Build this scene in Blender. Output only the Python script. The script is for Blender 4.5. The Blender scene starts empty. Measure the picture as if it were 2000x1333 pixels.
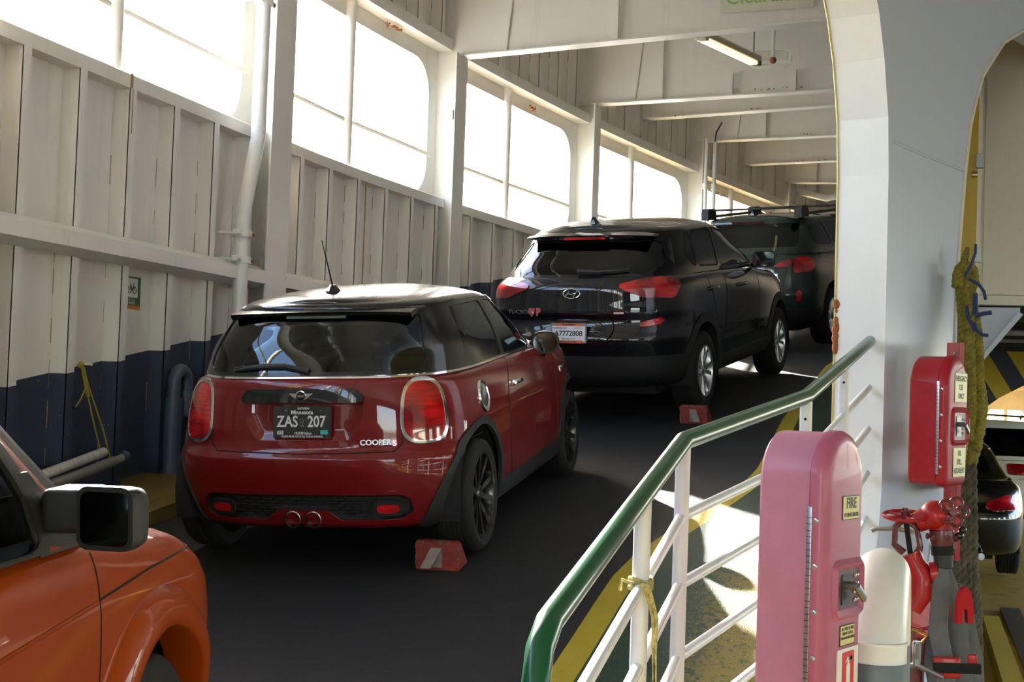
import bpy, bmesh, math, random
import numpy as np
from math import sin, cos, pi, radians, atan2, hypot
from mathutils import Vector, Matrix
from mathutils.bvhtree import BVHTree
random.seed(7); rng = np.random.default_rng(7)
SC = bpy.context.scene; COL = SC.collection

# ---------------------------------------------------------------- camera, world, sun, exposure
FPX = 2778.0
yaw, pit, rol = math.atan(800/FPX), math.atan(106/FPX), radians(2.0)
fwd = Vector((-sin(yaw)*cos(pit), cos(yaw)*cos(pit), sin(pit)))
r0 = Vector((cos(yaw), sin(yaw), 0)); u0 = r0.cross(fwd)
rr = cos(rol)*r0 + sin(rol)*u0; uu = -sin(rol)*r0 + cos(rol)*u0
cam_d = bpy.data.cameras.new('camera'); cam = bpy.data.objects.new('camera', cam_d); COL.objects.link(cam)
cam_d.sensor_width = 36.0; cam_d.lens = 36.0*FPX/2000.0
cam_d.clip_start = 0.05; cam_d.clip_end = 3000
Mc = Matrix.Identity(4)
for i in range(3):
    Mc[i][0] = rr[i]; Mc[i][1] = uu[i]; Mc[i][2] = -fwd[i]
Mc.translation = Vector((0, 0, 1.65)); cam.matrix_world = Mc
SC.camera = cam
w = bpy.data.worlds.new('sky'); SC.world = w; w.use_nodes = True
wn = w.node_tree.nodes; wl = w.node_tree.links
sky = wn.new('ShaderNodeTexSky'); sky.sky_type = 'NISHITA'; sky.sun_disc = False
sky.sun_elevation = radians(27.3); sky.sun_rotation = radians(-38); sky.air_density = 1.0; sky.dust_density = 2.0; sky.ozone_density = 1.0
tint = wn.new('ShaderNodeVectorMath'); tint.operation = 'MULTIPLY'; tint.inputs[1].default_value = (1.03, 1.0, 0.965)
wl.new(sky.outputs[0], tint.inputs[0]); wl.new(tint.outputs[0], wn['Background'].inputs[0]); wn['Background'].inputs[1].default_value = 0.8
sd = bpy.data.lights.new('sun', 'SUN'); sd.energy = 14.0; sd.angle = radians(0.6); sd.color = (1.0, 0.94, 0.85)
sun = bpy.data.objects.new('sun', sd); COL.objects.link(sun)
sdir = Vector((3.18, -4.06, -2.66))
sun.rotation_euler = (-sdir).to_track_quat('Z', 'Y').to_euler()
SC.view_settings.view_transform = 'Standard'; SC.view_settings.look = 'None'
SC.view_settings.gamma = 1.0; SC.view_settings.use_curve_mapping = False
SC.view_settings.exposure = 1.68

# ---------------------------------------------------------------- materials
MATS = {}
def mat(name, col, rough=0.5, metal=0.0, coat=0.0, bump=0.0, bscale=60.0, var=0.0, vscale=3.0, emit=None, estr=0.0, spec=0.5):
    if name in MATS: return MATS[name]
    m = bpy.data.materials.new(name); m.use_nodes = True; MATS[name] = m
    nt = m.node_tree; b = nt.nodes['Principled BSDF']
    b.inputs['Base Color'].default_value = (*col, 1); b.inputs['Roughness'].default_value = rough
    b.inputs['Metallic'].default_value = metal; b.inputs['Coat Weight'].default_value = coat; b.inputs['Coat Roughness'].default_value = 0.03
    b.inputs['Specular IOR Level'].default_value = spec
    tc = nt.nodes.new('ShaderNodeTexCoord')
    if var:
        n = nt.nodes.new('ShaderNodeTexNoise'); n.inputs['Scale'].default_value = vscale; n.inputs['Detail'].default_value = 6; n.inputs['Roughness'].default_value = 0.65
        nt.links.new(tc.outputs['Object'], n.inputs['Vector'])
        r = nt.nodes.new('ShaderNodeMapRange'); r.inputs[1].default_value = 0.3; r.inputs[2].default_value = 0.7
        r.inputs[3].default_value = 1-var; r.inputs[4].default_value = 1+var
        nt.links.new(n.outputs[0], r.inputs[0])
        mx = nt.nodes.new('ShaderNodeVectorMath'); mx.operation = 'SCALE'; mx.inputs[0].default_value = col
        nt.links.new(r.outputs[0], mx.inputs['Scale']); nt.links.new(mx.outputs[0], b.inputs['Base Color'])
    if bump:
        n2 = nt.nodes.new('ShaderNodeTexNoise'); n2.inputs['Scale'].default_value = bscale; n2.inputs['Detail'].default_value = 3
        nt.links.new(tc.outputs['Object'], n2.inputs['Vector'])
        bp = nt.nodes.new('ShaderNodeBump'); bp.inputs['Strength'].default_value = bump; bp.inputs['Distance'].default_value = 0.01
        nt.links.new(n2.outputs[0], bp.inputs['Height']); nt.links.new(bp.outputs[0], b.inputs['Normal'])
    if emit:
        b.inputs['Emission Color'].default_value = (*emit, 1); b.inputs['Emission Strength'].default_value = estr
    return m
def glass_mat(name, tint, rough=0.0, refl=(0.9, 0.95, 1.0)):
    if name in MATS: return MATS[name]
    m = bpy.data.materials.new(name); m.use_nodes = True; MATS[name] = m
    nt = m.node_tree; nt.nodes.clear()
    o = nt.nodes.new('ShaderNodeOutputMaterial'); mx = nt.nodes.new('ShaderNodeMixShader')
    t = nt.nodes.new('ShaderNodeBsdfTransparent'); t.inputs[0].default_value = (*tint, 1)
    g = nt.nodes.new('ShaderNodeBsdfGlossy'); g.inputs[0].default_value = (*refl, 1); g.inputs['Roughness'].default_value = rough
    f = nt.nodes.new('ShaderNodeFresnel'); f.inputs[0].default_value = 1.52
    nt.links.new(f.outputs[0], mx.inputs[0]); nt.links.new(t.outputs[0], mx.inputs[1]); nt.links.new(g.outputs[0], mx.inputs[2])
    nt.links.new(mx.outputs[0], o.inputs[0]); return m
def node_mat(name, build, rough=0.5, metal=0.0, coat=0.0):
    m = bpy.data.materials.new(name); m.use_nodes = True; MATS[name] = m
    b = m.node_tree.nodes['Principled BSDF']; b.inputs['Roughness'].default_value = rough; b.inputs['Metallic'].default_value = metal; b.inputs['Coat Weight'].default_value = coat
    build(m.node_tree, b); return m
class NT:
    """little node maths helper"""
    def __init__(s, nt): s.nt = nt
    def geo(s):
        g = s.nt.nodes.new('ShaderNodeNewGeometry'); x = s.nt.nodes.new('ShaderNodeSeparateXYZ'); s.nt.links.new(g.outputs['Position'], x.inputs[0]); return g.outputs['Position'], x.outputs
    def m(s, op, a, b=None, c=None):
        n = s.nt.nodes.new('ShaderNodeMath'); n.operation = op
        for i, v in enumerate((a, b, c)):
            if v is None: continue
            if isinstance(v, (int, float)): n.inputs[i].default_value = v
            else: s.nt.links.new(v, n.inputs[i])
        return n.outputs[0]
    def noise(s, vec, scale, detail=5, rough=0.6, stretch=None):
        if stretch:
            mp = s.nt.nodes.new('ShaderNodeMapping'); mp.inputs['Scale'].default_value = stretch; s.nt.links.new(vec, mp.inputs[0]); vec = mp.outputs[0]
        n = s.nt.nodes.new('ShaderNodeTexNoise'); n.inputs['Scale'].default_value = scale; n.inputs['Detail'].default_value = detail; n.inputs['Roughness'].default_value = rough
        s.nt.links.new(vec, n.inputs['Vector']); return n.outputs[0]
    def mix(s, f, a, b):
        n = s.nt.nodes.new('ShaderNodeMix'); n.data_type = 'RGBA'
        for i, v in ((0, f), (6, a), (7, b)):
            if isinstance(v, (int, float)): n.inputs[i].default_value = v
            elif isinstance(v, tuple): n.inputs[i].default_value = (*v, 1)
            else: s.nt.links.new(v, n.inputs[i])
        return n.outputs[2]
    def ramp(s, v, a, b):
        n = s.nt.nodes.new('ShaderNodeMapRange'); n.inputs[1].default_value = a; n.inputs[2].default_value = b; s.nt.links.new(v, n.inputs[0]); return n.outputs[0]
    def bump(s, h, strength, dist, b):
        n = s.nt.nodes.new('ShaderNodeBump'); n.inputs['Strength'].default_value = strength; n.inputs['Distance'].default_value = dist
        s.nt.links.new(h, n.inputs['Height']); s.nt.links.new(n.outputs[0], b.inputs['Normal'])

def wall_nodes(blue):
    def f(nt, b):
        q = NT(nt); pos, xyz = q.geo()
        base = (0.82, 0.785, 0.71)
        st = q.ramp(q.noise(pos, 1.0, 6, 0.7, (9, 9, 0.7)), 0.56, 0.78)
        c = q.mix(q.m('MULTIPLY', st, 0.35), base, (0.52, 0.45, 0.31))
        rust = q.ramp(q.noise(pos, 2.3, 8, 0.75), 0.70, 0.74)
        c = q.mix(q.m('MULTIPLY', rust, 0.8), c, (0.33, 0.13, 0.03))
        if blue:
            h = q.m('SUBTRACT', xyz[2], q.m('MULTIPLY_ADD', xyz[1], 0.160, 1.74-0.160*8.03))
            msk = q.m('LESS_THAN', h, 0.0)
            bl = q.mix(q.noise(pos, 3.0), (0.040, 0.050, 0.085), (0.055, 0.066, 0.105))
            ch = q.ramp(q.noise(pos, 40, 3), 0.70, 0.72)
            bl = q.mix(q.m('MULTIPLY', ch, 0.6), bl, (0.4, 0.4, 0.4))
            c = q.mix(msk, c, bl)
        nt.links.new(c, b.inputs['Base Color'])
        q.bump(q.noise(pos, 1.6, 2), 0.25, 0.02, b)
    return f
M_WALL = node_mat('white_wall_paint', wall_nodes(True), 0.38)
M_WHITE = node_mat('white_steel_paint', wall_nodes(False), 0.36)
M_STAIN = mat('weld_stain', (0.34, 0.27, 0.16), 0.6, var=0.3, vscale=20)
M_RUST = mat('rust', (0.30, 0.09, 0.02), 0.8, bump=0.5, bscale=80, var=0.5, vscale=30)
def pier_nodes(nt, b):
    q = NT(nt); pos, xyz = q.geo()
    c = q.mix(q.noise(pos, 1.2, 4), (0.57, 0.66, 0.86), (0.62, 0.70, 0.88))
    nt.links.new(c, b.inputs['Base Color']); q.bump(q.noise(pos, 1.0, 2), 0.3, 0.02, b)
M_PIER = node_mat('sky_tinted_steel_paint', pier_nodes, 0.35)  # blue sky light put into the steel colour

# ---------------------------------------------------------------- mesh collecting
class MB:
    def __init__(s): s.v = []; s.f = []; s.m = []; s.mats = []
    def mi(s, m):
        if m is None: return 0
        if m not in s.mats: s.mats.append(m)
        return s.mats.index(m)
    def add(s, vs, fs, m=None):
        o = len(s.v); s.v += [tuple(map(float, p)) for p in vs]; k = s.mi(m)
        for f in fs: s.f.append(tuple(o+i for i in f)); s.m.append(k)
        return s
    def hexa(s, p8, m=None):
        return s.add(p8, [(0,3,2,1),(4,5,6,7),(0,1,5,4),(1,2,6,5),(2,3,7,6),(3,0,4,7)], m)
    def box(s, lo, hi, m=None, rot=None, at=(0,0,0)):
        x0,y0,z0 = lo; x1,y1,z1 = hi
        P = [(x0,y0,z0),(x1,y0,z0),(x1,y1,z0),(x0,y1,z0),(x0,y0,z1),(x1,y0,z1),(x1,y1,z1),(x0,y1,z1)]
        if rot is not None: P = [tuple(rot @ Vector(p)) for p in P]
        P = [(a+at[0], b+at[1], c+at[2]) for a,b,c in P]
        return s.hexa(P, m)
    def rbox(s, lo, hi, r, m=None, M=None, seg=3):
        bm = bmesh.new(); bmesh.ops.create_cube(bm, size=1)
        for v in bm.verts: v.co = Vector([lo[i]+(hi[i]-lo[i])*(v.co[i]+.5) for i in range(3)])
        bmesh.ops.bevel(bm, geom=bm.edges[:], offset=r, segments=seg, profile=0.5, affect='EDGES')
        if M is not None: bm.transform(M)
        bm.verts.index_update(); s.add([v.co for v in bm.verts], [[v.index for v in f.verts] for f in bm.faces], m); bm.free(); return s
    def loft(s, rings, m=None, cap=True, closed=False):
        n = len(rings[0]); vs = [p for r in rings for p in r]; fs = []
        for i in range(len(rings)-1):
            for j in range(n):
                k = (j+1) % n; fs.append((i*n+j, i*n+k, (i+1)*n+k, (i+1)*n+j))
        if closed:
            i = len(rings)-1
            for j in range(n):
                k = (j+1) % n; fs.append((i*n+j, i*n+k, k, j))
        elif cap:
            fs.append(tuple(range(n))[::-1]); fs.append(tuple((len(rings)-1)*n+j for j in range(n)))
        return s.add(vs, fs, m)
    def tube(s, path, r, m=None, n=14, cap=True, closed=False):
        P = [Vector(p) for p in path]; rings = []; R = r if isinstance(r, (list, tuple)) else [r]*len(P)
        up = None
        for i, p in enumerate(P):
            if closed: t = (P[(i+1) % len(P)]-P[i-1]).normalized()
            else: t = ((P[min(i+1, len(P)-1)]-P[i]).normalized() + (P[i]-P[max(i-1, 0)]).normalized())
            t = t.normalized() if t.length > 1e-9 else Vector((0,0,1))
            if up is None: up = Vector((0,0,1)) if abs(t.z) < .9 else Vector((0,1,0))
            u = t.cross(up)
            if u.length < 1e-5: u = t.cross(Vector((1,0,0)))
            u.normalize(); vv = u.cross(t).normalized(); up = vv
            rings.append([tuple(p + R[i]*(cos(2*pi*k/n)*u + sin(2*pi*k/n)*vv)) for k in range(n)])
        return s.loft(rings, m, cap, closed)
    def cyl(s, a, b, r, m=None, n=20, r2=None):
        return s.tube([a, b], [r, r if r2 is None else r2], m, n)
    def lathe(s, prof, M, m=None, n=32, closed=False):
        """prof: (radius, axial) points, axis = local Z of matrix M"""
        rings = [[tuple(M @ Vector((r*cos(2*pi*k/n), r*sin(2*pi*k/n), h))) for k in range(n)] for r, h in prof]
        return s.loft(rings, m, False, closed)
    def prism(s, poly, M, d, m=None):
        n = len(poly); a = [tuple(M @ Vector((x, y, 0))) for x, y in poly]; b = [tuple(M @ Vector((x, y, d))) for x, y in poly]
        return s.add(a+b, [tuple(range(n))[::-1], tuple(range(n, 2*n))] + [(i, (i+1) % n, n+(i+1) % n, n+i) for i in range(n)], m)
    def sphere(s, c, r, m=None, n=16, sc=(1,1,1)):
        rings = [[(c[0]+sc[0]*r*sin(a)*cos(b), c[1]+sc[1]*r*sin(a)*sin(b), c[2]+sc[2]*r*cos(a)) for b in [2*pi*k/n for k in range(n)]] for a in [pi*(j+.02)/(n//2+.04) for j in range(n//2+1)]]
        return s.loft(rings, m)
def mesh_obj(name, v, f, mats, mi=None, parent=None, loc=None, angle=35, props=None, smooth=True):
    me = bpy.data.meshes.new(name)
    L = Vector(loc) if loc is not None else Vector((0,0,0))
    me.from_pydata([(p[0]-L.x, p[1]-L.y, p[2]-L.z) for p in v], [], f)
    for m in mats: me.materials.append(m)
    if mi is not None and len(mats) > 1: me.polygons.foreach_set('material_index', mi)
    if smooth:
        me.polygons.foreach_set('use_smooth', [True]*len(me.polygons)); me.set_sharp_from_angle(angle=radians(angle))
    me.update()
    o = bpy.data.objects.new(name, me); COL.objects.link(o)
    if parent is not None: o.parent = parent
    else: o.location = L
    if props:
        for k, x in props.items(): o[k] = x
    return o
def obj(name, mb, m=None, parent=None, loc=None, angle=35, **props):
    mats = list(mb.mats)
    if not mats: mats = [m]
    if parent is not None and loc is None: loc = parent.location if not parent.get('_local') else None
    return mesh_obj(name, mb.v, mb.f, mats, mb.m, parent, loc, angle, props)
def thing(name, label, cat, loc=(0,0,0), group=None, local=False):
    o = bpy.data.objects.new(name, None); COL.objects.link(o); o.location = loc; o.empty_display_size = 0.1
    o['label'] = label; o['category'] = cat
    if group: o['group'] = group
    if local: o['_local'] = 1
    return o
def struct(name, mb, m=None, parent=None, loc=None, **p):
    if parent is None: p['kind'] = 'structure'
    return obj(name, mb, m, parent, loc, **p)
def text_mb(txt, size, M, m=None, depth=0.002, align='CENTER', sx=1.0, bold=0.0):
    cu = bpy.data.curves.new('t', 'FONT'); cu.body = txt; cu.size = size; cu.align_x = align; cu.align_y = 'CENTER'; cu.extrude = depth/2; cu.offset = bold; cu.resolution_u = 3
    o = bpy.data.objects.new('t', cu); COL.objects.link(o)
    dg = bpy.context.evaluated_depsgraph_get(); me = o.evaluated_get(dg).to_mesh()
    vs = [tuple(M @ Vector((v.co.x*sx, v.co.y, v.co.z))) for v in me.vertices]; fs = [tuple(p.vertices) for p in me.polygons]
    o.evaluated_get(dg).to_mesh_clear(); bpy.data.objects.remove(o); bpy.data.curves.remove(cu)
    mb = MB(); mb.add(vs, fs, m); return mb
def frame(o, x, z):
    """matrix at o with local X axis x and local Z axis z"""
    x = Vector(x).normalized(); z = Vector(z); z = (z - z.dot(x)*x).normalized(); y = z.cross(x)
    M = Matrix.Identity(4)
    for i in range(3): M[i][0] = x[i]; M[i][1] = y[i]; M[i][2] = z[i]; M[i][3] = o[i]
    return M
def rrect(w, h, r, n=5):
    P = []
    for cx, cy, a0 in ((w/2-r, h/2-r, 0), (-w/2+r, h/2-r, 90), (-w/2+r, -h/2+r, 180), (w/2-r, -h/2+r, 270)):
        for k in range(n+1): a = radians(a0+90*k/n); P.append((cx+r*cos(a), cy+r*sin(a)))
    return P

# ---------------------------------------------------------------- cuttable surfaces
class Surf:
    def __init__(s, V, N, F): s.V = V; s.N = N; s.F = F
    @staticmethod
    def grid(P, wrap=False, flip=False):
        a, b = P.shape[:2]; F = []
        for i in range(a-1):
            for j in range(b if wrap else b-1):
                k = (j+1) % b; q = (i*b+j, i*b+k, (i+1)*b+k, (i+1)*b+j); F.append(q[::-1] if flip else q)
        V = P.reshape(-1, 3).astype(float)
        s = Surf(V, None, F); s.calcn(); return s
    def calcn(s):
        N = np.zeros_like(s.V); F = np.array([f[:4] if len(f) >= 4 else (*f, f[-1]) for f in s.F])
        c = np.cross(s.V[F[:,2]]-s.V[F[:,0]], s.V[F[:,3]]-s.V[F[:,1]])
        for k in range(4): np.add.at(N, F[:,k], c)
        s.N = N/(np.linalg.norm(N, axis=1, keepdims=True)+1e-12)
    def split(s, fn):
        """-> (inside fn<0, outside)"""
        val = np.asarray(fn(s.V), float); val = np.where(np.abs(val) < 1e-7, 0.0, val); sg = np.sign(val).astype(int).tolist()
        V = [*s.V]; N = [*s.N]; cache = {}; Fi = []; Fo = []
        def cross(a, b):
            k = (a, b) if a < b else (b, a)
            if k in cache: return cache[k]
            t = val[k[0]]/(val[k[0]]-val[k[1]]); p = s.V[k[0]]*(1-t)+s.V[k[1]]*t; n = s.N[k[0]]*(1-t)+s.N[k[1]]*t
            V.append(p); N.append(n/(np.linalg.norm(n)+1e-12)); cache[k] = len(V)-1; return len(V)-1
        for f in s.F:
            ss = [sg[i] for i in f]; mx = max(ss); mn = min(ss)
            if mx <= 0: 
                if mn < 0: Fi.append(f)
                continue
            if mn >= 0: Fo.append(f); continue
            pi_, po = [], []
            n = len(f)
            for k in range(n):
                a = f[k]; b = f[(k+1) % n]
                if sg[a] <= 0: pi_.append(a)
                if sg[a] >= 0: po.append(a)
                if sg[a]*sg[b] < 0: c = cross(a, b); pi_.append(c); po.append(c)
            if len(pi_) >= 3: Fi.append(tuple(pi_))
            if len(po) >= 3: Fo.append(tuple(po))
        V = np.array(V); N = np.array(N)
        return Surf(V, N, Fi).compact(), Surf(V, N, Fo).compact()
    def compact(s):
        if not s.F: return Surf(np.zeros((0,3)), np.zeros((0,3)), [])
        u = np.unique(np.concatenate([np.array(f) for f in s.F])); m = {int(o): i for i, o in enumerate(u)}
        return Surf(s.V[u], s.N[u], [tuple(m[int(i)] for i in f) for f in s.F])
    def off(s, d): return Surf(s.V+s.N*d, s.N, s.F)
    def boundary(s):
        e = {}
        for f in s.F:
            n = len(f)
            for k in range(n):
                a, b = f[k], f[(k+1) % n]
                if (b, a) in e: del e[(b, a)]
                else: e[(a, b)] = 1
        return list(e)
    def plate(s, d0, d1):
        """solid sheet between offsets d0 (back) and d1 (front)"""
        n = len(s.V); V = np.concatenate([s.V+s.N*d1, s.V+s.N*d0]); F = list(s.F) + [tuple(i+n for i in f[::-1]) for f in s.F]
        F += [(b, a, a+n, b+n) for a, b in s.boundary()]
        return Surf(V, np.concatenate([s.N, -s.N]), F)
    def join(s, o):
        n = len(s.V)
        return Surf(np.concatenate([s.V, o.V]), np.concatenate([s.N, o.N]), list(s.F)+[tuple(i+n for i in f) for f in o.F])
    def mb(s, m=None, into=None):
        b = into or MB(); b.add(s.V, s.F, m); return b
def poly_sdf(P, poly):
    P = np.asarray(P); d = np.full(len(P), 1e9); sgn = np.ones(len(P)); n = len(poly)
    for i in range(n):
        a = np.array(poly[i], float); b = np.array(poly[(i+1) % n], float); e = b-a; w_ = P-a
        t = np.clip((w_ @ e)/(e @ e+1e-15), 0, 1); q = w_-t[:,None]*e; d = np.minimum(d, (q**2).sum(1))
        c1 = P[:,1] >= a[1]; c2 = P[:,1] < b[1]; c3 = e[0]*w_[:,1] > e[1]*w_[:,0]
        al = (c1 & c2 & c3) | (~c1 & ~c2 & ~c3); sgn = np.where(al, -sgn, sgn)
    return sgn*np.sqrt(d)
def inset(poly, r):
    """shrink a convex-ish polygon by r so that sdf - r gives rounded corners"""
    n = len(poly); A = sum(poly[i][0]*poly[(i+1)%n][1]-poly[(i+1)%n][0]*poly[i][1] for i in range(n)); sg = 1 if A > 0 else -1
    L = []
    for i in range(n):
        a = Vector(poly[i]); b = Vector(poly[(i+1) % n]); e = (b-a).normalized(); nn = Vector((-e.y, e.x))*sg; L.append((a+nn*r, e))
    out = []
    for i in range(n):
        p, d = L[i-1]; q, e = L[i]; cr = d.x*e.y-d.y*e.x
        if abs(cr) < 1e-4: out.append(tuple(q)); continue
        t = ((q.x-p.x)*e.y-(q.y-p.y)*e.x)/cr; out.append(tuple(p+d*t))
    return out
def region(poly, ax, r=0.0, cond=None, sign=1, grow=0.0):
    """implicit shape: polygon in axes ax (0,1,2 indices); cond(V) extra implicit; sign=-1 mirrors y"""
    pl = inset(poly, r) if r else poly
    def f(V):
        W = V.copy()
        if sign < 0: W[:,1] = -W[:,1]
        d = poly_sdf(W[:, list(ax)], pl) - r - grow
        if cond is not None: d = np.maximum(d, cond(W))
        return d
    return f
def pchip(xs, ys, x):
    xs = np.array(xs, float); ys = np.array(ys, float); x = np.asarray(x, float); h = np.diff(xs); d = np.diff(ys)/h
    m = np.zeros_like(ys)
    for i in range(1, len(xs)-1):
        if d[i-1]*d[i] > 0: w1 = 2*h[i]+h[i-1]; w2 = h[i]+2*h[i-1]; m[i] = (w1+w2)/(w1/d[i-1]+w2/d[i])
    m[0] = d[0]; m[-1] = d[-1]
    k = np.clip(np.searchsorted(xs, x)-1, 0, len(xs)-2); t = np.clip((x-xs[k])/h[k], 0, 1); H = h[k]
    return (2*t**3-3*t**2+1)*ys[k] + (t**3-2*t**2+t)*H*m[k] + (-2*t**3+3*t**2)*ys[k+1] + (t**3-t**2)*H*m[k+1]
# ================================================================ SHIP STRUCTURE
XWK = ([-20,0,11,14,16,18,22,26,30,40,60], [-5.08,-5.08,-5.08,-4.88,-4.63,-4.32,-3.52,-2.55,-1.5,1.5,8])
def XW(y): return float(pchip(*XWK, [y])[0])
RZK = ([-20,2.2,4.1,5.6,7.55,10.02,12.65,15.27,18,22,26,40], [0,0.0,0.14,0.36,0.754,1.06,1.56,1.986,2.40,2.95,3.4,4.2])
def RZ(x, y):
    cs = float(np.interp(y, [2, 5, 10, 13], [0.0, .03, .034, 0.0])); return float(pchip(*RZK, [y])[0]) + cs*(x+3.1)
def XR(y): return float(np.interp(y, [-20, 4.6, 5.8, 7.75, 9.2, 14, 20, 40], [-.80, -.80, -.50, -.33, .0, .28, .45, 3]))   # ramp edge by the railing

# --- floor: ramp with painted walkway, yellow line, curb
def ramp_nodes(nt, b):
    q = NT(nt); pos, xyz = q.geo()
    base = q.mix(q.noise(pos, 1.5, 6), (0.0066, 0.0072, 0.0084), (0.0120, 0.0128, 0.0145))
    worn = q.ramp(q.noise(pos, 3.0, 6, 0.7, (1, .35, 1)), 0.60, 0.72)
    base = q.mix(q.m('MULTIPLY', worn, 0.5), base, (0.005, 0.005, 0.0055))
    nt.links.new(base, b.inputs['Base Color'])
    h = q.m('ADD', q.noise(pos, 220, 2), q.m('MULTIPLY', q.noise(pos, 40, 3), 0.8)); q.bump(h, 0.9, 0.012, b); b.inputs['Specular IOR Level'].default_value = .38
def paint_nodes(c1, c2, wc, s=0.5, yel=False):
    def f(nt, b):
        q = NT(nt); pos, xyz = q.geo(); c = q.mix(q.noise(pos, 4, 5), c1, c2)
        wn_ = q.ramp(q.noise(pos, 9, 6, 0.8), 0.60, 0.68); c = q.mix(q.m('MULTIPLY', wn_, s), c, wc); nt.links.new(c, b.inputs['Base Color'])
        if yel:
            reg = q.m('MULTIPLY', q.ramp(xyz[1], 8.0, 7.2), q.ramp(xyz[0], -1.15, -.80)); sp = q.ramp(q.m('ADD', q.noise(pos, 26, 5, .75), q.m('MULTIPLY', reg, .22)), 0.60, 0.68)
            c = q.mix(q.m('MULTIPLY', q.m('MULTIPLY', sp, reg), 0.9), c, (0.22, 0.16, 0.012)); nt.links.new(c, b.inputs['Base Color'])
        b.inputs['Specular IOR Level'].default_value = .32
        h = q.m('ADD', q.noise(pos, 200, 2), q.m('MULTIPLY', q.noise(pos, 45, 3), 0.8)); q.bump(h, 0.8, 0.012, b)
    return f
M_RAMP = node_mat('dark_nonskid', ramp_nodes, 0.62)
M_GREENF = node_mat('green_deck_paint', paint_nodes((0.004, 0.034, 0.017), (0.007, 0.046, 0.024), (0.07, 0.065, 0.012), 0.6, True), 0.5)
M_YELF = node_mat('yellow_line_paint', paint_nodes((0.42, 0.32, 0.012), (0.52, 0.40, 0.02), (0.10, 0.08, 0.02)), 0.5)
M_CURB = node_mat('yellow_curb_paint', paint_nodes((0.17, 0.11, 0.01), (0.22, 0.15, 0.015), (0.06, 0.045, 0.015), 0.9), 0.55)
M_WORNY = node_mat('worn_yellow_deck', paint_nodes((0.10, 0.10, 0.02), (0.22, 0.17, 0.02), (0.012, 0.04, 0.022), 1.0), 0.5)
YL = [(-3, -1.50), (3, -1.50), (5.3, -1.50), (7.4, -1.49), (8.3, -1.36), (10.2, -1.12), (12.5, -1.13), (16.2, -.99), (20, -.2), (40, 6)]
def yl(y): return float(np.interp(y, [a for a, _ in YL], [b for _, b in YL]))
ys = list(np.arange(-12, 40.1, 0.4))
def strip(xa, xb, n, dz=0.0, m=None, mb=None):
    mb = mb or MB(); rows = []
    for y in ys: rows.append([(xa(y)+(xb(y)-xa(y))*k/n, y, RZ(xa(y)+(xb(y)-xa(y))*k/n, y)+dz) for k in range(n+1)])
    vs = [p for r in rows for p in r]; return mb.add(vs, [(i*(n+1)+j, i*(n+1)+j+1, (i+1)*(n+1)+j+1, (i+1)*(n+1)+j) for i in range(len(ys)-1) for j in range(n)], m)
fl = MB()
strip(lambda y: XW(y)-.15, lambda y: yl(y), 8, 0, M_RAMP, fl)
strip(lambda y: yl(y), lambda y: yl(y)+.13, 1, 0, M_YELF, fl)
strip(lambda y: yl(y)+.13, lambda y: max(XR(y), yl(y)+.3), 2, 0, M_GREENF, fl)
# side face of the ramp towards the main deck
fl.add([p for y in ys for p in ((XR(y), y, -.3 if y < 8.2 else RZ(XR(y), y)-.25), (XR(y), y, RZ(XR(y), y)))], [(2*i, 2*i+1, 2*i+3, 2*i+2) for i in range(len(ys)-1)], M_WHITE)
yv = [y for y in ys if y > 8]; fl.add([p for y in yv for p in ((XW(y)-.1, y, RZ(-3, y)-.25), (XR(y), y, RZ(-3, y)-.25))], [(2*i, 2*i+1, 2*i+3, 2*i+2) for i in range(len(yv)-1)], M_WHITE)
struct('floor', fl)
# worn yellow patch on the walkway (paint, raised a hair)
if 0: wp = MB(); pts = [(-.98, 6.35), (-.62, 6.2), (-.60, 7.7), (-.80, 7.3), (-.98, 6.9)]

# curb along the wall
cb = MB(); cy = np.arange(-8, 34.1, 0.4); rings = []
for y in cy:
    x0 = XW(y)-.14; x1 = XW(y)+.50; z = RZ(x1, y); rings.append([(x0, y, z-.1), (x1, y, z-.1), (x1, y, z+.09), (x1-.05, y, z+.14), (x0, y, z+.15)])
cb.loft(rings, M_CURB); struct('baseboard_left', cb)
# --- main deck (flat, painted ochre) falling away slightly
def deck_nodes(nt, b):
    q = NT(nt); pos, xyz = q.geo(); c = q.mix(q.noise(pos, 1.4, 6), (0.36, 0.21, 0.012), (0.50, 0.32, 0.02))
    wn_ = q.ramp(q.noise(pos, 3, 6, 0.75), 0.55, 0.65); c = q.mix(q.m('MULTIPLY', wn_, 0.8), c, (0.10, 0.07, 0.02)); nt.links.new(c, b.inputs['Base Color']); q.bump(q.noise(pos, 60, 3), 0.3, 0.01, b)
M_DECK = node_mat('ochre_deck_paint', deck_nodes, 0.5)
def DZ(y): return -max(0.0, y-4)*0.004
dk = MB(); dys = [-12, 4, 10, 20, 60]
dk.add([p for y in dys for p in ((-6, y, DZ(y)-.02), (16, y, DZ(y)-.02))], [(2*i, 2*i+1, 2*i+3, 2*i+2) for i in range(len(dys)-1)], M_DECK)
struct('floor', dk)
ln = MB(); ln.box((.50, 7.2, DZ(10)-.1), (.62, 11.6, DZ(10)+.11), M_YELF); ln.box((.70, 7.0, DZ(10)-.1), (.86, 13.0, DZ(12)+.01), mat('black_gutter', (0.012,0.012,0.014), 0.5))
struct('trim_2', ln)

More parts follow.
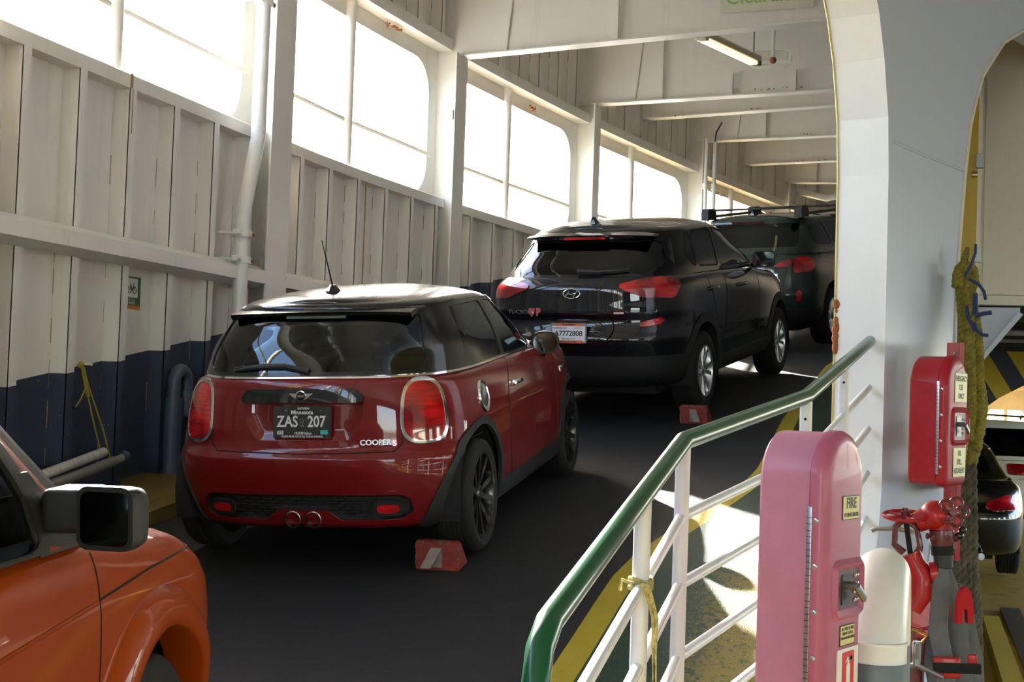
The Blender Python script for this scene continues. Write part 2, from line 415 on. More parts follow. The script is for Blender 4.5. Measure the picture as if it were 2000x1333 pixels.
# --- left wall: shell plating with window holes
COLY = [-16.3, -12.4, -8.7, -5.0, -1.2, 2.60, 6.45, 10.32, 14.15, 18.15, 22.2, 26.2, 30.2]
WINS = [(COLY[i]+.32, COLY[i+1]-.21) for i in range(2, len(COLY)-1)]
yy = np.unique(np.round(np.concatenate([np.arange(-16, 32, 0.12)]), 4)); zz = np.concatenate([[-.3], np.arange(0.2, 6.80, 0.12)])
Pg = np.array([[(XW(y)-.14, y, z) for y in yy] for z in zz]); shell = Surf.grid(Pg, flip=True)
for a, b in WINS:
    _, shell = shell.split(region([(a, 3.70), (b, 3.70), (b, 5.10), (a, 5.10)], (1, 2), 0.34))
wl_ = shell.plate(-.012, 0).mb(M_WALL)
wall = struct('wall_left', wl_)
def bar(mb, y0, y1, sec, m, ch=0.0, dy=.5):
    """bar along the wall; sec: list of (dx, z) in section"""
    n = max(2, int((y1-y0)/dy)+1); rings = []
    for i in range(n+1):
        y = y0+(y1-y0)*i/n; e = ch if i in (0, n) else 0
        rings.append([(XW(y)+dx, y + (e*(1 if i == 0 else -1)*(dx/.14) if ch else 0), z) for dx, z in sec])
    return mb.loft(rings, m)
def stiff(yc, z0, z1, stains=True, w_=.07):
    mb = MB(); x = XW(yc); th = .008
    mb.box((x-.14, yc-th, z0), (x, yc, z1), M_WALL)                 # web
    mb.box((x-.008, yc-th, z0), (x+.001, yc+w_, z1), M_WALL)        # flange
    if stains:
        z = z0+.05+random.random()*.2
        while z < z1-.15:
            l = random.uniform(.10, .22); wd = random.uniform(.008, .018)
            mb.box((x-.139, yc-th-.0015, z), (x-.139+wd, yc-th, min(z+l, z1-.03)), M_STAIN); z += l+random.uniform(.03, .16)
    return mb
for i in range(len(COLY)-1):
    a, b = COLY[i], COLY[i+1]; far = i >= 10
    if i < 4: continue
    k = 0; y = a+.68
    while y < b-.12:
        obj('stiffener', stiff(y, .1, 3.61, i in (6, 7, 8)), parent=wall); obj('stiffener', stiff(y, 5.36, 6.74, i in (7, 8)), parent=wall); y += .585
    mb = MB(); bar(mb, a+.02, b-.02, [(-.14, 3.60), (.0, 3.60), (.0, 3.69), (-.012, 3.70), (-.14, 3.70)], M_WALL); obj('sill_rail', mb, parent=wall)
    mb = MB(); bar(mb, a+.02, b-.05, [(-.14, 5.26), (.05, 5.26), (.05, 5.38), (.04, 5.38), (.04, 5.27), (-.14, 5.27)], M_WALL); obj('header_rail', mb, parent=wall)
    if i < 10:
        mb = MB(); bar(mb, a+.12, b-.10, [(-.01, 2.60), (.02, 2.60), (.14, 2.55), (.14, 2.455), (.02, 2.42), (-.01, 2.42)], M_WALL, ch=.07); obj('fender_rail', mb, parent=wall)
    # mullion and horizontal rod = window bars
    ym = a+1.80; wn_ = MB(); x = XW(ym)-.13
    wn_.cyl((x, ym, 3.70), (x, ym, 5.27), .068, M_WHITE, 20); wo = struct('window_%d' % (i-3), wn_)
    mb = MB(); mb.tube([(XW(a+.2)-.135, a+.2, 4.14), (XW(ym)-.135, ym, 4.14), (XW(b-.1)-.135, b-.1, 4.14)], .028, M_WHITE, 10); obj('rail', mb, parent=wo)
for i, y in enumerate(COLY):
    mb = MB(); x = XW(y); zt = 5.22 if i < 9 else 5.5 if i == 9 else 5.75
    mb.box((x-.14, y-.010, -.1), (x+.13, y, zt), M_WALL); mb.box((x+.118, y-.17, -.1), (x+.135, y+.20, zt), M_WALL)
    obj('column', mb, parent=wall)
# sloping cover plates left of the columns
# --- ceiling: deckhead and transverse beams (measured ends)
ce = MB(); ce.box((-6, -16, 6.74), (13, 60, 6.8), M_WHITE); ceil_ = struct('ceiling', ce)
def beam(xl, zl, xr, zr, y, top=6.75, brackets=(), hole=None, mid=None, xend=None):
    xe = xend if xend is not None else xr+1.4; ze = zr+(xe-xr)*(zr-zl)/(xr-xl)
    mb = MB(); n = 24; P = []
    xs = np.linspace(xl, xe, 60); zt_ = np.linspace(0, 1, 14)
    G = np.array([[(x, y, (zl+(ze-zl)*(x-xl)/(xe-xl))*(1-t)+top*t) for x in xs] for t in zt_]); s = Surf.grid(G)
    if hole: _, s = s.split(region([(hole[0], hole[2]), (hole[1], hole[2]), (hole[1], hole[3]), (hole[0], hole[3])], (0, 2), hole[4]))
    s.plate(-.012, 0).mb(M_WHITE, mb)
    # flange
    d = .09; mb.hexa([(xl, y-d, zl-.014), (xe, y-d, ze-.014), (xe, y+d, ze-.014), (xl, y+d, zl-.014), (xl, y-d, zl), (xe, y-d, ze), (xe, y+d, ze), (xl, y+d, zl)], M_WHITE)
    if mid is not None:
        zb = zl+(ze-zl)*(mid-xl)/(xe-xl); mb.box((mid-.006, y-.09, zb), (mid+.006, y-.012, top), M_WHITE)
    for bx in brackets:
        zb = zl+(ze-zl)*(bx-xl)/(xe-xl); mb.box((bx-.035, y-.10, zb), (bx+.035, y-.09, zb+.27), M_WHITE); mb.box((bx+.028, y-.10, zb), (bx+.038, y-.03, zb+.27), M_WHITE)
    return mb
for args in [(-4.8, 5.08, -.9, 5.25, 2.55), (-4.8, 5.08, -.9, 5.3, 6.45), (-4.8, 5.08, -.9, 5.3, 10.32)]:
    obj('beam', beam(*args), parent=ceil_)
obj('beam', beam(-4.68, 5.21, -.99, 5.44, 14.15, mid=-3.05), parent=ceil_)
obj('beam', beam(-4.36, 5.51, -1.15, 5.63, 18.15, brackets=(-2.42, -1.62), hole=(-2.22, -1.65, 5.92, 6.17, .12), mid=-3.3), parent=ceil_)
obj('beam', beam(-3.96, 5.70, -1.27, 5.84, 20.1, hole=(-2.45, -1.3, 6.0, 6.5, .2)), parent=ceil_)
obj('beam', beam(-3.35, 5.75, -1.39, 5.81, 22.2, mid=-2.4), parent=ceil_)
obj('beam', beam(-2.95, 5.71, -1.51, 5.76, 24.2), parent=ceil_)
obj('beam', beam(-2.45, 5.71, -1.62, 5.70, 26.2, mid=-1.9), parent=ceil_)
obj('beam', beam(-1.95, 5.7, -1.0, 5.7, 28.2), parent=ceil_)
obj('beam', beam(-1.5, 5.7, -.6, 5.7, 30.2), parent=ceil_)
# haunch plates where beams meet columns
for y, zl in ((14.15, 5.21), (18.15, 5.51), (22.2, 5.75)):
    mb = MB(); x = XW(y)
    mb.add([(x-.14, y-.016, zl), (x+.62, y-.016, zl+.02), (x+.75, y-.016, 6.75), (x-.14, y-.016, 6.75)], [(0,1,2,3)], M_WHITE)
    mb.tube([(x+.62, y-.02, zl+.02), (x+.75, y-.02, 6.7)], .012, M_WHITE, 6); obj('haunch', mb, parent=ceil_)
# far end wall of the ramp lane
mb = MB(); mb.box((-3.4, 31.5, 2.5), (5, 31.6, 6.8), M_WHITE); struct('wall_far', mb)

# --- bulkhead between lane and main deck: box girder with big rounded openings
TH = radians(19.5); B0 = Vector((-.185, 7.80, 0)); BD = Vector((sin(TH), cos(TH), 0)); BN = Vector((-cos(TH), sin(TH), 0))
prof = [(0.02, -.2), (-.10, .72), (-.085, .82), (-.03, 1.0), (0, 1.2), (0, 2.0), (-.01, 2.9), (-.035, 3.2), (-.11, 3.5), (-.20, 3.72), (-.34, 3.95), (-.60, 4.2), (-1.1, 4.5), (-6, 4.7), (-6, 6.75), (7, 6.75), (7, 4.4), (4.0, 4.4), (3.0, 4.36),
        (2.37, 4.22), (1.94, 4.04), (1.53, 3.74), (1.42, 3.58), (1.31, 3.38), (1.25, 3.15), (1.20, 2.9), (1.15, 2.6), (1.12, 2.36), (1.12, 1.2), (1.12, -.2)]
MBk = Matrix.Identity(4)
for i in range(3): MBk[i][0] = BD[i]; MBk[i][1] = (0, 0, 1)[i]; MBk[i][2] = BN[i]; MBk[i][3] = B0[i]
bk = MB(); n = len(prof); d = .285
a = [MBk @ Vector((x, z, 0)) for x, z in prof]; b_ = [MBk @ Vector((x, z, d)) for x, z in prof]
bk.add(a+b_, [tuple(range(n)), tuple(range(n, 2*n))[::-1]], M_PIER)
for i in range(n):
    j = (i+1) % n; k = len(bk.v); bk.add([a[i], a[j], b_[j], b_[i]], [(0, 3, 2, 1)], mat('light_lifted_white_jamb', (.90, .89, .87), .35, var=.04, vscale=2) if i < 13 else M_PIER)  # jamb uses a lighter copy of the white, extra light put into colour
o_ = struct('wall_center', bk, angle=25)
mb = MB(); mb.tube([MBk @ Vector((0.03, 3.08, -.003)), MBk @ Vector((.6, 3.085, -.004)), MBk @ Vector((1.2, 3.10, -.003))], .009, M_PIER, 6); obj('weld_seam', mb, parent=o_)
mb = MB()
for k in range(26):
    t = random.uniform(0, 1); mb.sphere(tuple(MBk @ Vector((-.004, 1.95+.28*t, d-.006+random.uniform(-.008, .006)))), random.uniform(.006, .02), M_RUST, 8, (1, 1, 1.6))
obj('rust_patch', mb, parent=o_)
mb = MB(); mb.tube([MBk @ Vector((x-.004, z, d-.002)) for x, z in prof[4:13]], .006, mat('sunlit_yellow_edge', (.62, .52, .22), .5), 6); obj('edge_strip', mb, parent=o_)  # sunlit jamb edge put in as a yellow strip
# rim of the second opening
mb = MB(); mb.tube([MBk @ Vector((x, z, -.004)) for x, z in prof[-14:]], .012, M_WHITE, 8); obj('edge_strip', mb, parent=o_)

# --- beyond the second opening
pn = MB(); pn.box((.40, 12.0, 2.59), (4.5, 12.1, 6.75), M_WHITE); pn.box((.405, 11.985, 2.51), (4.5, 12.11, 2.585), M_WHITE)
pn.box((.46, 11.992, 2.6), (.475, 12.0, 6.7), M_WHITE); struct('wall_right', pn)
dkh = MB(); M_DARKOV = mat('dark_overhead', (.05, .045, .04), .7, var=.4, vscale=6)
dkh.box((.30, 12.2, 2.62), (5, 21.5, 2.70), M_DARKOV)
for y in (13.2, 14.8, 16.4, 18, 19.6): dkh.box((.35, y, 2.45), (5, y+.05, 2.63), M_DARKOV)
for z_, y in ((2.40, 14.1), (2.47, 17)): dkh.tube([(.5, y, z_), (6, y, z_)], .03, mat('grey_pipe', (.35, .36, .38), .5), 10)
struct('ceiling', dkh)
br = MB(); br.add([(.34, 12.15, 2.5), (.34, 12.15, 1.9), (.76, 12.15, 2.42), (.76, 12.15, 2.5), (.34, 12.25, 2.5), (.34, 12.25, 1.9), (.76, 12.25, 2.42), (.76, 12.25, 2.5)], [(0,1,2,3), (7,6,5,4), (1,5,6,2), (0,4,5,1), (2,6,7,3)], M_PIER)
br.hexa([(.34, 12.05, 1.88), (.78, 12.05, 2.44), (.78, 12.3, 2.44), (.34, 12.3, 1.88), (.34, 12.05, 1.93), (.74, 12.05, 2.46), (.74, 12.3, 2.46), (.34, 12.3, 1.93)], M_PIER)
struct('trim_3', br)
# hazard striped beam
def haz_nodes(nt, b):
    q = NT(nt); pos, xyz = q.geo(); v = q.m('FRACT', q.m('MULTIPLY', q.m('ADD', xyz[0], q.m('MULTIPLY', xyz[2], 0.62)), 1.82))
    c = q.mix(q.m('LESS_THAN', v, 0.5), (0.012, 0.014, 0.03), (0.62, 0.42, 0.01)); nt.links.new(c, b.inputs['Base Color'])
M_HAZ = node_mat('yellow_black_hazard_paint', haz_nodes, .45)
hz = MB(); Y = 21.6
hp = [(.30, 2.66), (5, 2.66), (5, 2.08), (1.45, 2.06), (1.1, 1.86), (.70, 1.55), (.30, 1.25)]
hz.add([(x, Y, z) for x, z in hp]+[(x, Y+.15, z) for x, z in hp], [tuple(range(7))[::-1], tuple(range(7, 14))]+[(i, (i+1) % 7, 7+(i+1) % 7, 7+i) for i in range(7)], M_HAZ); struct('trim_4', hz)
# cream deckhead and end wall with windows far behind
M_CREAM = mat('cream_paint', (.78, .72, .58), .4, var=.08, vscale=2)
fw = MB(); fw.box((-3, 21.8, 2.35), (8, 44, 2.42), M_CREAM)
for k in range(9): fw.box((-3, 23+k*2.3, 2.22), (12, 23.08+k*2.3, 2.36), M_CREAM)
fw.box((1.2, 24.5, 2.2), (2.4, 24.7, 2.24), mat('orange_strip', (.6, .12, .02), .5)); fw.box((1.5, 26.5, 2.2), (2.3, 26.7, 2.25), mat('green_strip', (.03, .1, .03), .5))
struct('ceiling', fw)
G = np.array([[(x, 40.0, z) for x in np.arange(-6, 12, .2)] for z in np.arange(-1, 2.5, .15)]); s = Surf.grid(G)
for k in range(-3, 7):
    x0 = 1.72+k*1.35; _, s = s.split(region([(x0, -.1), (x0+.95, -.1), (x0+.95, 1.72), (x0, 1.72)], (0, 2), .12))
struct('wall_back', s.plate(-.05, 0).mb(M_CREAM))
for k in range(-1, 4):
    mb = MB(); x0 = 1.72+k*1.35; mb.box((x0-.25, 39.7, -.5), (x0-.15, 39.98, 2.3), M_CREAM); mb.tube([(x0+.47, 40, -.1), (x0+.47, 40, 1.72)], .05, M_CREAM, 10); mb.tube([(x0, 40, .6), (x0+.95, 40, .6)], .03, M_CREAM, 8)
    struct('window_%d' % (20+k), mb)
# sea
def sea_nodes(nt, b):
    q = NT(nt); pos, xyz = q.geo(); b.inputs['Base Color'].default_value = (.17, .20, .20, 1); q.bump(q.noise(pos, .5, 6), .6, .6, b)  # base colour raised so the water bounces glitter light to the ceiling
M_SEA = node_mat('pale_bounce_sea_water', sea_nodes, .12)
mb = MB(); mb.box((-1500, -1500, -6.2), (1500, 1500, -6), M_SEA); o = obj('sea', mb, smooth=False); o['kind'] = 'structure'
M_SHADE = mat('shade_dark_bulkhead', (.06, .06, .062), .7, var=.15, vscale=1.5)  # white bulkheads darkened, shade put into the colour
# hull side and starboard wall so that the deck reads as a closed ship
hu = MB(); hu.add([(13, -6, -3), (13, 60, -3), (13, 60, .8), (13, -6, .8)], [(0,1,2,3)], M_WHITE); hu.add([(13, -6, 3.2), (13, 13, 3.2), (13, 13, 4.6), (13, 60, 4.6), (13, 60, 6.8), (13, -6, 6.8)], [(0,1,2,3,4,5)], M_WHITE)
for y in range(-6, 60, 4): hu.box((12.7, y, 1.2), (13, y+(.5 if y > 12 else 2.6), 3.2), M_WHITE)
hu.mats = [M_SHADE]  # shade colour replaces the white to keep car reflections dark
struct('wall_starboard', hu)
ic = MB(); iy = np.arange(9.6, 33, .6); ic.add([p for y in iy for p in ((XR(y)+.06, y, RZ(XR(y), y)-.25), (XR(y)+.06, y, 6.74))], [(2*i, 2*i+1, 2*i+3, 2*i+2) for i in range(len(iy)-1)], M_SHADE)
struct('wall_reflection_block', ic)  # unseen dark wall added to darken reflections in the car sides

# unseen aft wall and side closure, added to cut light from behind
mb = MB(); mb.box((-6, -16.2, -1), (-1.5, -16, 6.8), M_WHITE); mb.box((-1.5, -16.2, 5.6), (13, -16, 6.8), M_WHITE); mb.box((4.5, -16.2, -1), (13, -16, 5.6), M_WHITE); mb.mats = [M_SHADE]; struct('wall_aft_light_block', mb)
mb = MB(); mb.box((13.0, -16, 3.2), (13.1, -6, 6.8), M_WHITE); mb.box((13.0, -16, -1), (13.1, -6, 1.2), M_WHITE); struct('trim_5', mb)  # added closure, narrows the light from starboard
# ================================================================ CARS
M_TYRE = mat('tyre_rubber', (.006, .006, .006), .8, bump=.2, bscale=120)
M_PLAST = mat('black_textured_plastic', (.010, .010, .010), .6, bump=.15, bscale=400)
M_GLOSSB = mat('gloss_black', (.004, .004, .005), .4, coat=.8, spec=.15)
M_CHROME = mat('chrome', (.75, .75, .76), .12, 1.0)
M_ALLOY = mat('silver_alloy', (.55, .56, .58), .28, 1.0)
M_BALLOY = mat('black_alloy', (.03, .028, .026), .28, .6, coat=.4)
def lens_nodes(a, b_):
    def f(nt, b):
        q = NT(nt); tc = nt.nodes.new('ShaderNodeTexCoord'); p = tc.outputs['Object']
        v = q.ramp(q.noise(p, 5.5, 1, .4), .40, .62); st = q.ramp(q.noise(p, 9, 2, .5, (1, .6, 9)), .45, .58)
        c = q.mix(v, a, b_); c = q.mix(q.m('MULTIPLY', st, .45), c, (.10, .001, .002)); nt.links.new(c, b.inputs['Base Color'])
    return f
M_LENS = node_mat('red_lamp_lens', lens_nodes((.20, .002, .004), (.62, .008, .010)), .12, coat=1)
M_LENSD = mat('dark_red_lamp', (.05, .001, .002), .12, coat=1)
M_LENSW = mat('clear_lamp_lens', (.55, .52, .50), .10, coat=1, spec=.8)
M_AMBER = mat('amber_lens', (.75, .22, .01), .1, coat=1)
M_INT = mat('dark_interior', (.022, .022, .025), .8)
M_SEAT = mat('grey_seat_fabric', (.05, .05, .055), .85)
M_UNDER = mat('underbody_black', (.006, .006, .006), .9)
M_GAP = mat('panel_gap_black', (.004, .004, .004), .9)
G_DARK = glass_mat('tinted_privacy_glass', (.16, .17, .18))
G_MID = glass_mat('tinted_window_glass', (.38, .42, .40))
G_CLR = glass_mat('clear_window_glass', (.72, .80, .76))
G_MIRR = mat('mirror_glass', (.09, .105, .11), .03, 1.0)

def plan(L, n1=16, n2=12, n3=46, n4=16, tap=0.035):
    """closed plan ring for a level dict; returns arrays x, y (index 0 = front centre, going right side -> rear -> left)"""
    xr, xf, w, Lr, nr, Lf, nf = L
    yr = np.linspace(0, .86, n1)*w; xo = xr+Lr*(1-(1-(yr/w)**nr)**(1/nr))
    x1 = (xo[-1]-xr)/Lr; xs = np.linspace(x1, 1, n2+1)[1:]; yo = w*(1-(1-xs)**nr)**(1/nr); xo2 = xr+Lr*xs
    xm = np.linspace(xr+Lr, xf-Lf, n3+1)[1:-1]; ym = np.full(len(xm), w)
    yf = np.linspace(.86, 0, n4)*w; xof = xf-Lf*(1-(1-(yf/w)**nf)**(1/nf))
    x2 = (xf-xof[0])/Lf; xs = np.linspace(1, x2, n2+1)[:-1]; yo3 = w*(1-(1-xs)**nf)**(1/nf); xo3 = xf-Lf*xs
    x = np.concatenate([xo, xo2, xm, xo3, xof]); y = np.concatenate([yr, yo, ym, yo3, yf])     # rear centre -> side -> front centre (left side, y>0)
    return x, y
def shell(levels, zscale=None, tap=(0, 0), nlev=44, **kw):
    """levels: rows (z, xr, xf, w, Lr, nr, Lf, nf) bottom to top; -> Surf and half ring size"""
    A = np.array(levels, float); z = A[:,0]; s = np.concatenate([[0], np.cumsum(np.hypot(np.diff(z), np.hypot(np.diff(A[:,1]), np.diff(A[:,3]))))])
    t = np.linspace(0, s[-1], nlev); t = np.unique(np.concatenate([t, s])); B = np.array([pchip(s, A[:,k], t) for k in range(8)]).T
    rows = []
    for r in B:
        x, y = plan(r[1:], **kw); zz = np.full(len(x), r[0])
        if tap[0] or tap[1]:
            xm = (A[:,1].min()+A[:,2].max())/2; h = (A[:,2].max()-A[:,1].min())/2; u = (x-xm)/h
            y = y*(1-np.where(u < 0, tap[0]*np.abs(u)**2.2, tap[1]*np.abs(u)**2.2))
        if zscale: zz = zscale(x, zz, y)
        left = np.stack([x, y, zz], 1); right = left[::-1].copy(); right[:,1] *= -1      # front -> rear on the right side
        rows.append(np.concatenate([left, right[1:-1]]))
    P = np.array(rows); return Surf.grid(P, wrap=True, flip=False), P
def cap_surf(ring, crown, nv=16, x0=None, x1=None, crown_fn=None):
    n = len(ring)//2+1; left = ring[:n]; right = np.concatenate([ring[:1], ring[n-1:][::-1]])[:n]
    right = np.array([ring[0]]+[ring[-k] for k in range(1, n)])
    rows = []
    for a, b in zip(left, right):
        if x0 is not None and a[0] < x0: continue
        if x1 is not None and a[0] > x1: continue
        v = np.linspace(-1, 1, nv+1); p = np.outer((1-v)/2, a)+np.outer((1+v)/2, b)
        c = crown*(a[1]/max(1e-6, ring[:,1].max()))**1.2 if crown_fn is None else crown_fn(a[0])*(a[1]/max(1e-6, ring[:,1].max()))**1.2
        p[:,2] += c*(1-np.abs(v)**2.4); rows.append(p)
    return Surf.grid(np.array(rows))
def well(mb, x, y, z, R, sg, d=.24):
    a = [(x+R*cos(t), z+R*sin(t)) for t in np.linspace(-.25, pi+.25, 25)]
    mb.add([(p, y, q) for p, q in a]+[(p, y-sg*d, q) for p, q in a], [(i, i+1, 26+i, 25+i) for i in range(24)]+[tuple(range(25, 50))], M_UNDER)
class Car:
    def __init__(s, name, label, loc, heading, pitch, roll, group=None):
        s.root = thing(name, label, 'car', loc, group, local=True)
        h, p, r = radians(heading), radians(pitch), radians(roll)
        X = Vector((sin(h)*cos(p), cos(h)*cos(p), sin(p))); Y = Vector((-cos(h), sin(h), 0)); Z = X.cross(Y)
        Y2 = cos(r)*Y+sin(r)*Z; Z2 = X.cross(Y2)
        M = Matrix.Identity(4)
        for i in range(3): M[i][0] = X[i]; M[i][1] = Y2[i]; M[i][2] = Z2[i]; M[i][3] = loc[i]
        s.root.matrix_world = M; s.root.rotation_mode = 'XYZ'
    def part(s, name, mb, m=None, parent=None, angle=35, **p):
        if isinstance(mb, Surf): mb = mb.mb(m)
        o = obj(name, mb, m, parent or s.root, loc=(0,0,0), angle=angle, **p); return o
    def base(s, surf):
        s.bvh = BVHTree.FromPolygons([tuple(v) for v in surf.V], [tuple(f) for f in surf.F])
    def hit(s, o, d):
        h = s.bvh.ray_cast(Vector(o), Vector(d).normalized()); return (h[0], h[1]) if h[0] else (Vector(o)+Vector(d), -Vector(d))
    def rear(s, y, z, off=0.0):
        for k in range(40):
            h = s.bvh.ray_cast(Vector((-3, y, z-.008*k)), Vector((1, 0, 0)))
            if h[0]: break
        p, n = (h[0], h[1]) if h[0] else (Vector((.1, y, z)), Vector((-1, 0, 0))); n = n if n.x < 0 else -n; return p+n*off, n
    def side(s, x, z, off=0.0, sg=-1):
        for k in range(40):
            h = s.bvh.ray_cast(Vector((x, sg*3, z-.008*k)), Vector((0, -sg, 0)))
            if h[0]: break
        p, n = (h[0], h[1]) if h[0] else (Vector((x, sg*.8, z)), Vector((0, sg, 0))); n = n if n.y*sg > 0 else -n; return p+n*off, n
    def rear_frame(s, y, z, off=0.002, tilt=True):
        p, n = s.rear(y, z, off)
        if not tilt: n = Vector((-1, 0, 0))
        x_ = Vector((0, 0, 1)).cross(n).normalized(); return frame(p, x_, n)
    def side_frame(s, x, z, off=0.002, sg=-1):
        p, n = s.side(x, z, off, sg); return frame(p, (1, 0, 0) if sg < 0 else (-1, 0, 0), n)
    def line(s, pts, kind, r=.0035, m=None, n=8, sg=-1):
        """thin panel gap following the skin; pts in (x,z) for side or (y,z) for rear"""
        out = []
        for i in range(len(pts)-1):
            for k in range(n):
                t = k/n; a = pts[i][0]*(1-t)+pts[i+1][0]*t; b = pts[i][1]*(1-t)+pts[i+1][1]*t
                out.append(s.side(a, b, 0, sg)[0] if kind == 'side' else s.rear(a, b, 0)[0])
        out.append(s.side(*pts[-1], 0, sg)[0] if kind == 'side' else s.rear(*pts[-1], 0)[0])
        mb = MB(); mb.tube(out, r, m or M_GAP, 5); return mb
def wheel(car, x, y, R, rim, wid, m_rim, style, sg):
    """sg=-1 right side"""
    o = (x, y, R); ax = (0, sg, 0); M = frame(o, (1, 0, 0), ax); h = wid/2   # local z points outward
    mb = MB()
    mb.lathe([(rim*.97, h-.012), (rim*1.0, h-.004), (rim*.985, h), (rim*.93, h-.004), (rim*.90, h-.03), (rim*.88, -h+.02), (rim*.98, -h)], M, m_rim, 48)
    disc = [(0.001, h-.075), (rim*.86, h-.075)]; mb.lathe(disc, M, mat('brake_dark', (.02,.02,.02), .6, .3), 32)
    if style == 'ten':
        for k in range(10):
            a = 2*pi*(k//2)/5 + (0.16 if k % 2 else -0.16); a2 = 2*pi*(k//2)/5 + (0.30 if k % 2 else -0.30)
            p0 = (cos(a)*rim*.15, sin(a)*rim*.15); p1 = (cos(a2)*rim*.92, sin(a2)*rim*.92); q = (-sin(a2), cos(a2))
            w0, w1 = .014, .019
            P = []
            for zz in (h-.050, h-.022):
                dz = .012 if zz > h-.03 else 0
                P += [M @ Vector((p0[0]-q[0]*w0, p0[1]-q[1]*w0, zz-dz)), M @ Vector((p0[0]+q[0]*w0, p0[1]+q[1]*w0, zz-dz)), M @ Vector((p1[0]+q[0]*w1, p1[1]+q[1]*w1, zz+dz)), M @ Vector((p1[0]-q[0]*w1, p1[1]-q[1]*w1, zz+dz))]
            mb.hexa([tuple(p) for p in P], m_rim)
    else:
        for k in range(5):
            for d in (-.19, .19):
                a = 2*pi*k/5+d*.55; a2 = 2*pi*k/5+d*1.25; wd = .030
                p0 = (cos(a)*rim*.14, sin(a)*rim*.14); p1 = (cos(a2)*rim*.93, sin(a2)*rim*.93); q = (-sin(a2), cos(a2)); P = []
                for zz in (h-.055, h-.018):
                    dz = .012 if zz > h-.03 else 0; ww = wd if zz < h-.03 else wd*.62
                    P += [M @ Vector((p0[0]-q[0]*ww*.7, p0[1]-q[1]*ww*.7, zz-dz)), M @ Vector((p0[0]+q[0]*ww*.7, p0[1]+q[1]*ww*.7, zz-dz)), M @ Vector((p1[0]+q[0]*ww, p1[1]+q[1]*ww, zz+dz*.5)), M @ Vector((p1[0]-q[0]*ww, p1[1]-q[1]*ww, zz+dz*.5))]
                mb.hexa([tuple(p) for p in P], m_rim)
    mb.lathe([(rim*.22, h-.06), (rim*.20, h-.026), (rim*.12, h-.018), (.001, h-.016)], M, m_rim, 20)
    wo = car.part('wheel', mb)
    t = MB(); e = R-rim
    pr = [(rim*.96, h-.01), (rim+e*.18, h+.004), (rim+e*.55, h+.006), (rim+e*.85, h-.008), (R-.004, h-.022), (R, h-.035)]
    for g in np.linspace(h-.06, -h+.06, 4): pr += [(R, g+.008), (R-.007, g+.004), (R-.007, g-.004), (R, g-.008)]
    pr += [(R, -h+.035), (R-.01, -h+.01), (rim+e*.5, -h-.004), (rim*.96, -h+.01)]
    t.lathe(pr, M, M_TYRE, 64, closed=True); obj('tyre', t, parent=wo, loc=(0,0,0))
    return wo
def arch_fn(x, z, R, sg, ylim=.35):
    return lambda V: np.maximum(np.hypot(V[:,0]-x, V[:,2]-z)-R, ylim-sg*V[:,1])
def seat(x, y, z, s=1.0, head=True):
    mb = MB(); Mx = Matrix.Translation((x, y, z)) @ Matrix.Rotation(radians(-14), 4, 'Y')
    mb.rbox((-.06, -.24, -.30), (.08, .24, .34), .05, M_SEAT, Mx); 
    if head: mb.rbox((-.05, -.13, .40), (.06, .13, .58), .05, M_SEAT, Mx); mb.cyl(tuple(Mx @ Vector((0, -.05, .3))), tuple(Mx @ Vector((0, -.05, .42))), .008, M_CHROME, 8); mb.cyl(tuple(Mx @ Vector((0, .05, .3))), tuple(Mx @ Vector((0, .05, .42))), .008, M_CHROME, 8)
    mb.rbox((x, y-.25, z-.38), (x+.48, y+.25, z-.24), .05, M_SEAT); return mb
def interior(car, xs_front, xs_rear, zseat, xdash, zdash, w, xrear, xfloor=.3, zfl=.42, wheel_y=.36, headrear=True):
    for y in (-.36, .36): car.part('seat', seat(xs_front, y, zseat))
    mb = MB()
    Mx = Matrix.Translation((xs_rear, 0, zseat-.04)) @ Matrix.Rotation(radians(-16), 4, 'Y'); mb.rbox((-.07, -.58, -.28), (.07, .58, .30), .05, M_SEAT, Mx)
    if headrear:
        for y in (-.36, .36): mb.rbox((-.04, y-.12, .32), (.05, y+.12, .44), .04, M_SEAT, Mx)
    car.part('rear_seat', mb)
    mb = MB(); mb.rbox((xdash, -w+.06, zdash-.35), (xdash+.45, w-.06, zdash), .06, M_INT); mb.rbox((xdash-.12, wheel_y-.22, zdash-.12), (xdash+.1, wheel_y+.22, zdash+.03), .04, M_INT); car.part('dashboard', mb)
    mb = MB(); c = Vector((xdash-.22, wheel_y, zdash-.10)); u = Vector((0, 1, 0)); v = Vector((.35, 0, .94)); pts = [tuple(c+.185*(cos(a)*u+sin(a)*v)) for a in np.linspace(0, 2*pi, 25)[:-1]]
    mb.tube(pts, .015, M_INT, 8, closed=True); mb.box((c.x-.01, c.y-.17, c.z-.025), (c.x+.02, c.y+.17, c.z+.025), M_INT); mb.cyl(tuple(c), (c.x+.3, c.y, c.z-.1), .03, M_INT, 8); car.part('steering_wheel', mb)
    mb = MB(); mb.box((xfloor, -w+.03, zfl-.02), (xdash+.5, w-.03, zfl), M_INT)
    mb.box((xfloor-.05, -w+.05, zfl), (xfloor, w-.05, zseat-.1), M_INT); mb.box((xdash+.45, -w+.04, zfl), (xdash+.5, w-.04, zdash-.02), M_INT)
    for sg in (-1, 1): mb.box((xfloor, sg*(w-.05)-.01, zfl), (xdash+.4, sg*(w-.05)+.01, zdash-.05), M_INT)
    car.part('cabin_liner', mb)
